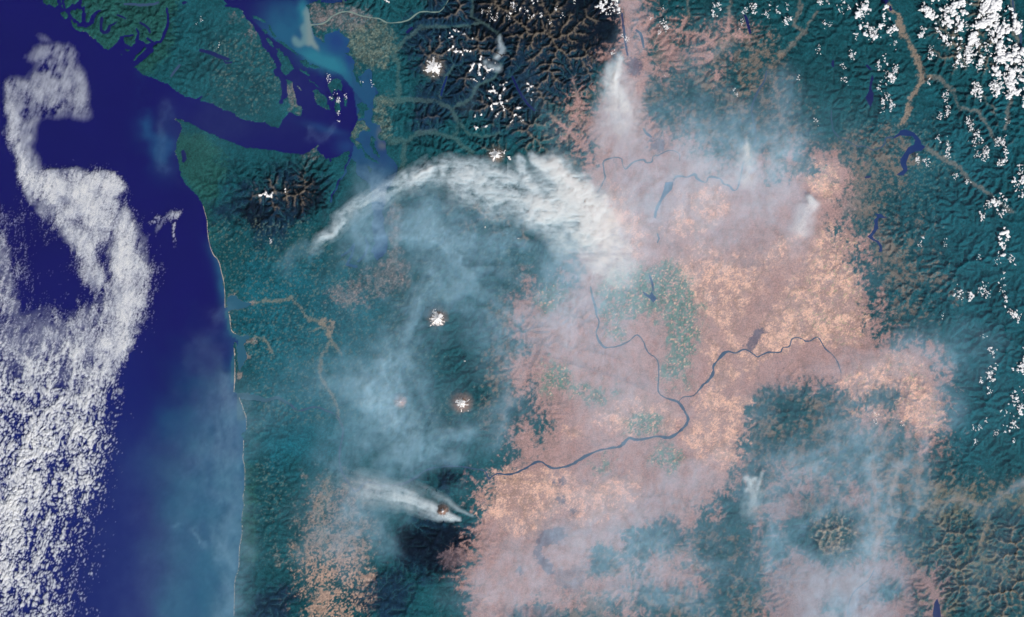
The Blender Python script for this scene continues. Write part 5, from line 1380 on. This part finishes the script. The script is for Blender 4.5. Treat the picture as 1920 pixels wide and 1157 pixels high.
# ------------------------------------------------------------------ the regional smoke haze
hs = 3.0
ISO = 0.8
hx0, hy0 = -120.0, -120.0
HX, HY = np.meshgrid(np.arange(hx0, 2041, hs), np.arange(hy0, 1281, hs))
HZ = [  # line with half width, thickness (km), streak along, across, strength
    ([(1190, 400, 60), (1160, 450, 70), (1120, 520, 70)], 2.0, 120, 22, 0.35, 501), ([(1250, 360, 80), (1330, 330, 80), (1420, 330, 70)], 1.6, 120, 24, 0.35, 502), ([(1400, 400, 90), (1300, 450, 80)], 1.5, 120, 24, 0.35, 503),
    ([(1060, 480, 40), (1050, 560, 60), (1040, 620, 60)], 2.2, 100, 20, 0.4, 504), ([(1130, 640, 90), (1150, 740, 90)], 1.4, 120, 24, 0.4, 505), ([(1390, 230, 44), (1400, 300, 44)], 1.2, 100, 18, 0.3, 506),
    ([(1300, 230, 60), (1290, 290, 60)], 1.5, 100, 18, 0.4, 507), ([(1460, 150, 24), (1465, 220, 34), (1480, 300, 44)], 1.1, 90, 14, 0.4, 508), ([(1500, 380, 30), (1490, 430, 40)], 1.0, 60, 12, 0.4, 509),
    ([(1190, -60, 22), (1195, 60, 22), (1185, 130, 30)], 1.5, 80, 12, 0.5, 510), ([(1160, 260, 50), (1170, 320, 50)], 1.2, 80, 14, 0.4, 511), ([(1350, 70, 40), (1300, 100, 50)], 0.7, 80, 14, 0.5, 512),
    # west of the crest
    ([(800, 535, 26), (780, 580, 36), (765, 630, 40), (745, 690, 44), (725, 740, 50)], 1.7, 70, 14, 0.6, 521), ([(725, 740, 60), (730, 790, 60), (760, 850, 46)], 1.5, 70, 16, 0.6, 522), ([(700, 760, 70), (640, 730, 50)], 1.2, 80, 20, 0.5, 523),
    ([(870, 540, 50), (930, 560, 50), (970, 600, 50)], 1.2, 80, 14, 0.6, 524), ([(900, 620, 30), (940, 640, 40), (960, 700, 36)], 1.1, 60, 12, 0.6, 525), ([(960, 460, 50), (890, 450, 60), (830, 420, 50)], 1.9, 90, 10, 0.6, 526),
    ([(780, 430, 60), (740, 400, 50), (700, 440, 50)], 1.6, 90, 12, 0.5, 527), ([(700, 380, 40), (640, 470, 30)], 0.9, 80, 12, 0.5, 528), ([(800, 470, 60), (860, 500, 50)], 1.4, 80, 10, 0.6, 529), ([(860, 820, 30), (800, 830, 50), (850, 860, 30)], 1.5, 60, 10, 0.6, 530),
    ([(640, 840, 40), (620, 930, 60), (640, 1000, 70)], 1.1, 90, 20, 0.5, 531), ([(560, 720, 50), (500, 770, 50)], 0.6, 90, 20, 0.4, 532), ([(940, 800, 40), (960, 760, 30)], 1.4, 60, 14, 0.5, 533), ([(690, 330, 20), (690, 480, 26)], 0.8, 80, 14, 0.4, 534),
    ([(575, 470, 12), (540, 500, 20), (560, 450, 14)], 0.7, 40, 10, 0.5, 535), ([(690, 960, 40), (730, 1000, 40)], 1.2, 60, 8, 0.6, 536), ([(640, 660, 80), (570, 640, 60)], 0.2, 90, 20, 0.4, 537),
    # over the sea
    ([(440, 720, 26), (430, 780, 40), (430, 860, 40), (440, 940, 30), (436, 1100, 28), (430, 1300, 28)], 1.1, 160, 30, 0.3, 541), ([(400, 660, 30), (390, 760, 50), (370, 860, 70), (370, 1000, 90), (360, 1300, 110)], 0.42, 160, 40, 0.3, 542), ([(300, 900, 90), (280, 1300, 130)], 0.2, 160, 40, 0.35, 543),
    ([(345, 985, 8), (365, 1005, 10), (385, 1015, 10)], 0.6, 30, 6, 0.7, 544), ([(300, 215, 16), (310, 260, 18), (305, 310, 16)], 0.25, 50, 10, 0.6, 545), ([(590, 245, 10), (620, 250, 8)], 0.35, 40, 5, 0.6, 546), ([(425, 590, 14), (395, 600, 16)], 0.35, 40, 8, 0.6, 547),
    # south and east
    ([(1000, 1080, 100), (1100, 1000, 80), (1250, 930, 70), (1320, 900, 60)], 1.3, 120, 20, 0.5, 551), ([(1200, 1070, 90), (1280, 1100, 90)], 1.8, 90, 18, 0.5, 552), ([(1440, 940, 36), (1445, 1000, 36), (1440, 1040, 40)], 1.3, 60, 12, 0.5, 553), ([(1480, 860, 50), (1550, 820, 40), (1620, 790, 40)], 1.2, 90, 12, 0.6, 554),
    ([(1600, 700, 60), (1690, 690, 50), (1760, 700, 46)], 1.3, 100, 14, 0.5, 555), ([(1760, 760, 40), (1700, 820, 50), (1640, 860, 60)], 1.1, 90, 14, 0.5, 556), ([(1725, 830, 14), (1722, 900, 14), (1722, 960, 16)], 1.1, 50, 8, 0.5, 557), ([(1700, 870, 12), (1675, 930, 14), (1650, 1000, 20), (1610, 1060, 26)], 1.1, 60, 8, 0.5, 558),
    ([(1640, 860, 14), (1642, 940, 14), (1630, 1020, 20)], 0.9, 60, 8, 0.5, 559), ([(1730, 948, 12), (1800, 938, 12), (1850, 950, 12), (1900, 910, 12), (1960, 890, 12)], 0.9, 60, 8, 0.5, 560), ([(1560, 880, 60), (1600, 930, 50)], 1.1, 80, 12, 0.6, 561), ([(1650, 1060, 70), (1600, 1130, 90)], 1.6, 90, 18, 0.5, 562),
    ([(1500, 1080, 90), (1560, 1150, 90)], 1.5, 90, 18, 0.5, 563), ([(1540, 960, 20), (1510, 980, 16)], 1.2, 40, 8, 0.6, 564), ([(1900, 960, 60), (1850, 1080, 90)], 0.6, 90, 18, 0.5, 565), ([(1440, 760, 60), (1500, 760, 60)], 0.7, 80, 18, 0.5, 566), ([(890, 1100, 40), (930, 1140, 40)], 1.2, 60, 12, 0.6, 567),
    ([(1720, 650, 40), (1780, 660, 40)], 1.0, 70, 12, 0.6, 568), ([(1850, 640, 30), (1860, 680, 30)], 0.5, 60, 12, 0.6, 569), ([(1500, 560, 100), (1560, 520, 90)], 0.6, 120, 24, 0.4, 570), ([(980, 150, 20), (1010, 200, 20), (1050, 250, 30)], 0.5, 60, 10, 0.5, 571), ([(880, 190, 14), (900, 150, 12), (930, 140, 12)], 0.45, 40, 8, 0.5, 572),
    ([(1620, 300, 120), (1740, 380, 140), (1800, 560, 140), (1850, 800, 120)], 0.2, 200, 60, 0.3, 573), ([(480, 160, 120), (380, 260, 60)], 0.15, 200, 60, 0.3, 574),
    ([(700, 560, 90), (760, 640, 130), (900, 640, 110)], 0.4, 120, 26, 0.5, 575), ([(820, 780, 120), (700, 860, 100)], 0.5, 120, 26, 0.5, 576), ([(1180, 540, 150), (1250, 720, 190), (1200, 900, 170), (1050, 1050, 120)], 1.15, 200, 50, 0.2, 577), ([(1250, 300, 130), (1400, 360, 120), (1480, 300, 100)], 1.1, 200, 50, 0.2, 578), ([(1480, 900, 110), (1620, 840, 110), (1680, 950, 90), (1580, 1100, 120)], 0.95, 200, 40, 0.25, 579), ([(1180, 180, 60), (1160, 300, 70)], 0.7, 100, 24, 0.4, 580)]
TH = np.full(HX.shape, 0.07)
TH += sum_strokes(HX, HY, HZ, 34, 580)
fw = 16 * fbm(HX / 50, HY / 50, 586, 4), 16 * fbm(HX / 50, HY / 50, 587, 4)
fil = 1 - 4.2 * np.abs(fbm((HX + fw[0]) / 26, (HY + fw[1]) / 44, 588, 4, 0.55))
fil2 = 1 - 4.2 * np.abs(fbm((HX + 1.5 * fw[1]) / 13, (HY + 1.5 * fw[0]) / 22, 589, 4, 0.6))
TH *= 1 + (0.13 * fil + 0.12 * fil2) * sstep(0.25, 0.9, TH)
TH *= 1 + 0.18 * fbm(HX / 26, HY / 26, 583, 5, 0.6) * sstep(0.3, 1.2, TH)
# clear air over the dark ranges
for x, y, rx, ry, a in [(990, 80, 130, 110, 0.8), (530, 370, 80, 50, 0.8), (812, 1030, 70, 46, 0.95), (850, 890, 40, 20, 0.85), (845, 680, 34, 40, 0.6), (1490, 790, 60, 50, 0.6), (1560, 1000, 50, 40, 0.5), (900, 740, 24, 24, 0.5)]:
    TH *= 1 - a * np.exp(-(((HX - x + 10 * fbm(HX / 30, HY / 30, 591, 4)) / rx) ** 4 + ((HY - y + 10 * fbm(HX / 30, HY / 30, 592, 4)) / ry) ** 4))
TH = np.clip(TH, 0.06, 7)
edge = np.minimum.reduce([HX - hx0, HX.max() - HX, HY - hy0, HY.max() - HY])
TH *= sstep(-1, 40, np.minimum.reduce([HX - hx0, HX.max() - HX, HY - hy0, HY.max() - HY]))
TH = np.maximum(TH, 0.02)
TH[0] = TH[-1] = 0; TH[:, 0] = 0; TH[:, -1] = 0
hny, hnx = TH.shape
hid = np.arange(hnx * hny).reshape(hny, hnx)
hq = np.stack([hid[1:, :-1], hid[1:, 1:], hid[:-1, 1:], hid[:-1, :-1]], -1).reshape(-1, 4)
HV = np.stack([mx(HX), my(HY), 4.2 + TH], -1).reshape(-1, 3)
hq = np.concatenate([hq, [[hid[0, 0], hid[0, -1], hid[-1, -1], hid[-1, 0]]]])      # one flat underside closes the layer
obj('haze', HV, hq, MAT_HAZE, kind='stuff', label='regional veil of drifting blue grey wildfire smoke over land and coast', cat='haze')
print('done', time.time() - T0)
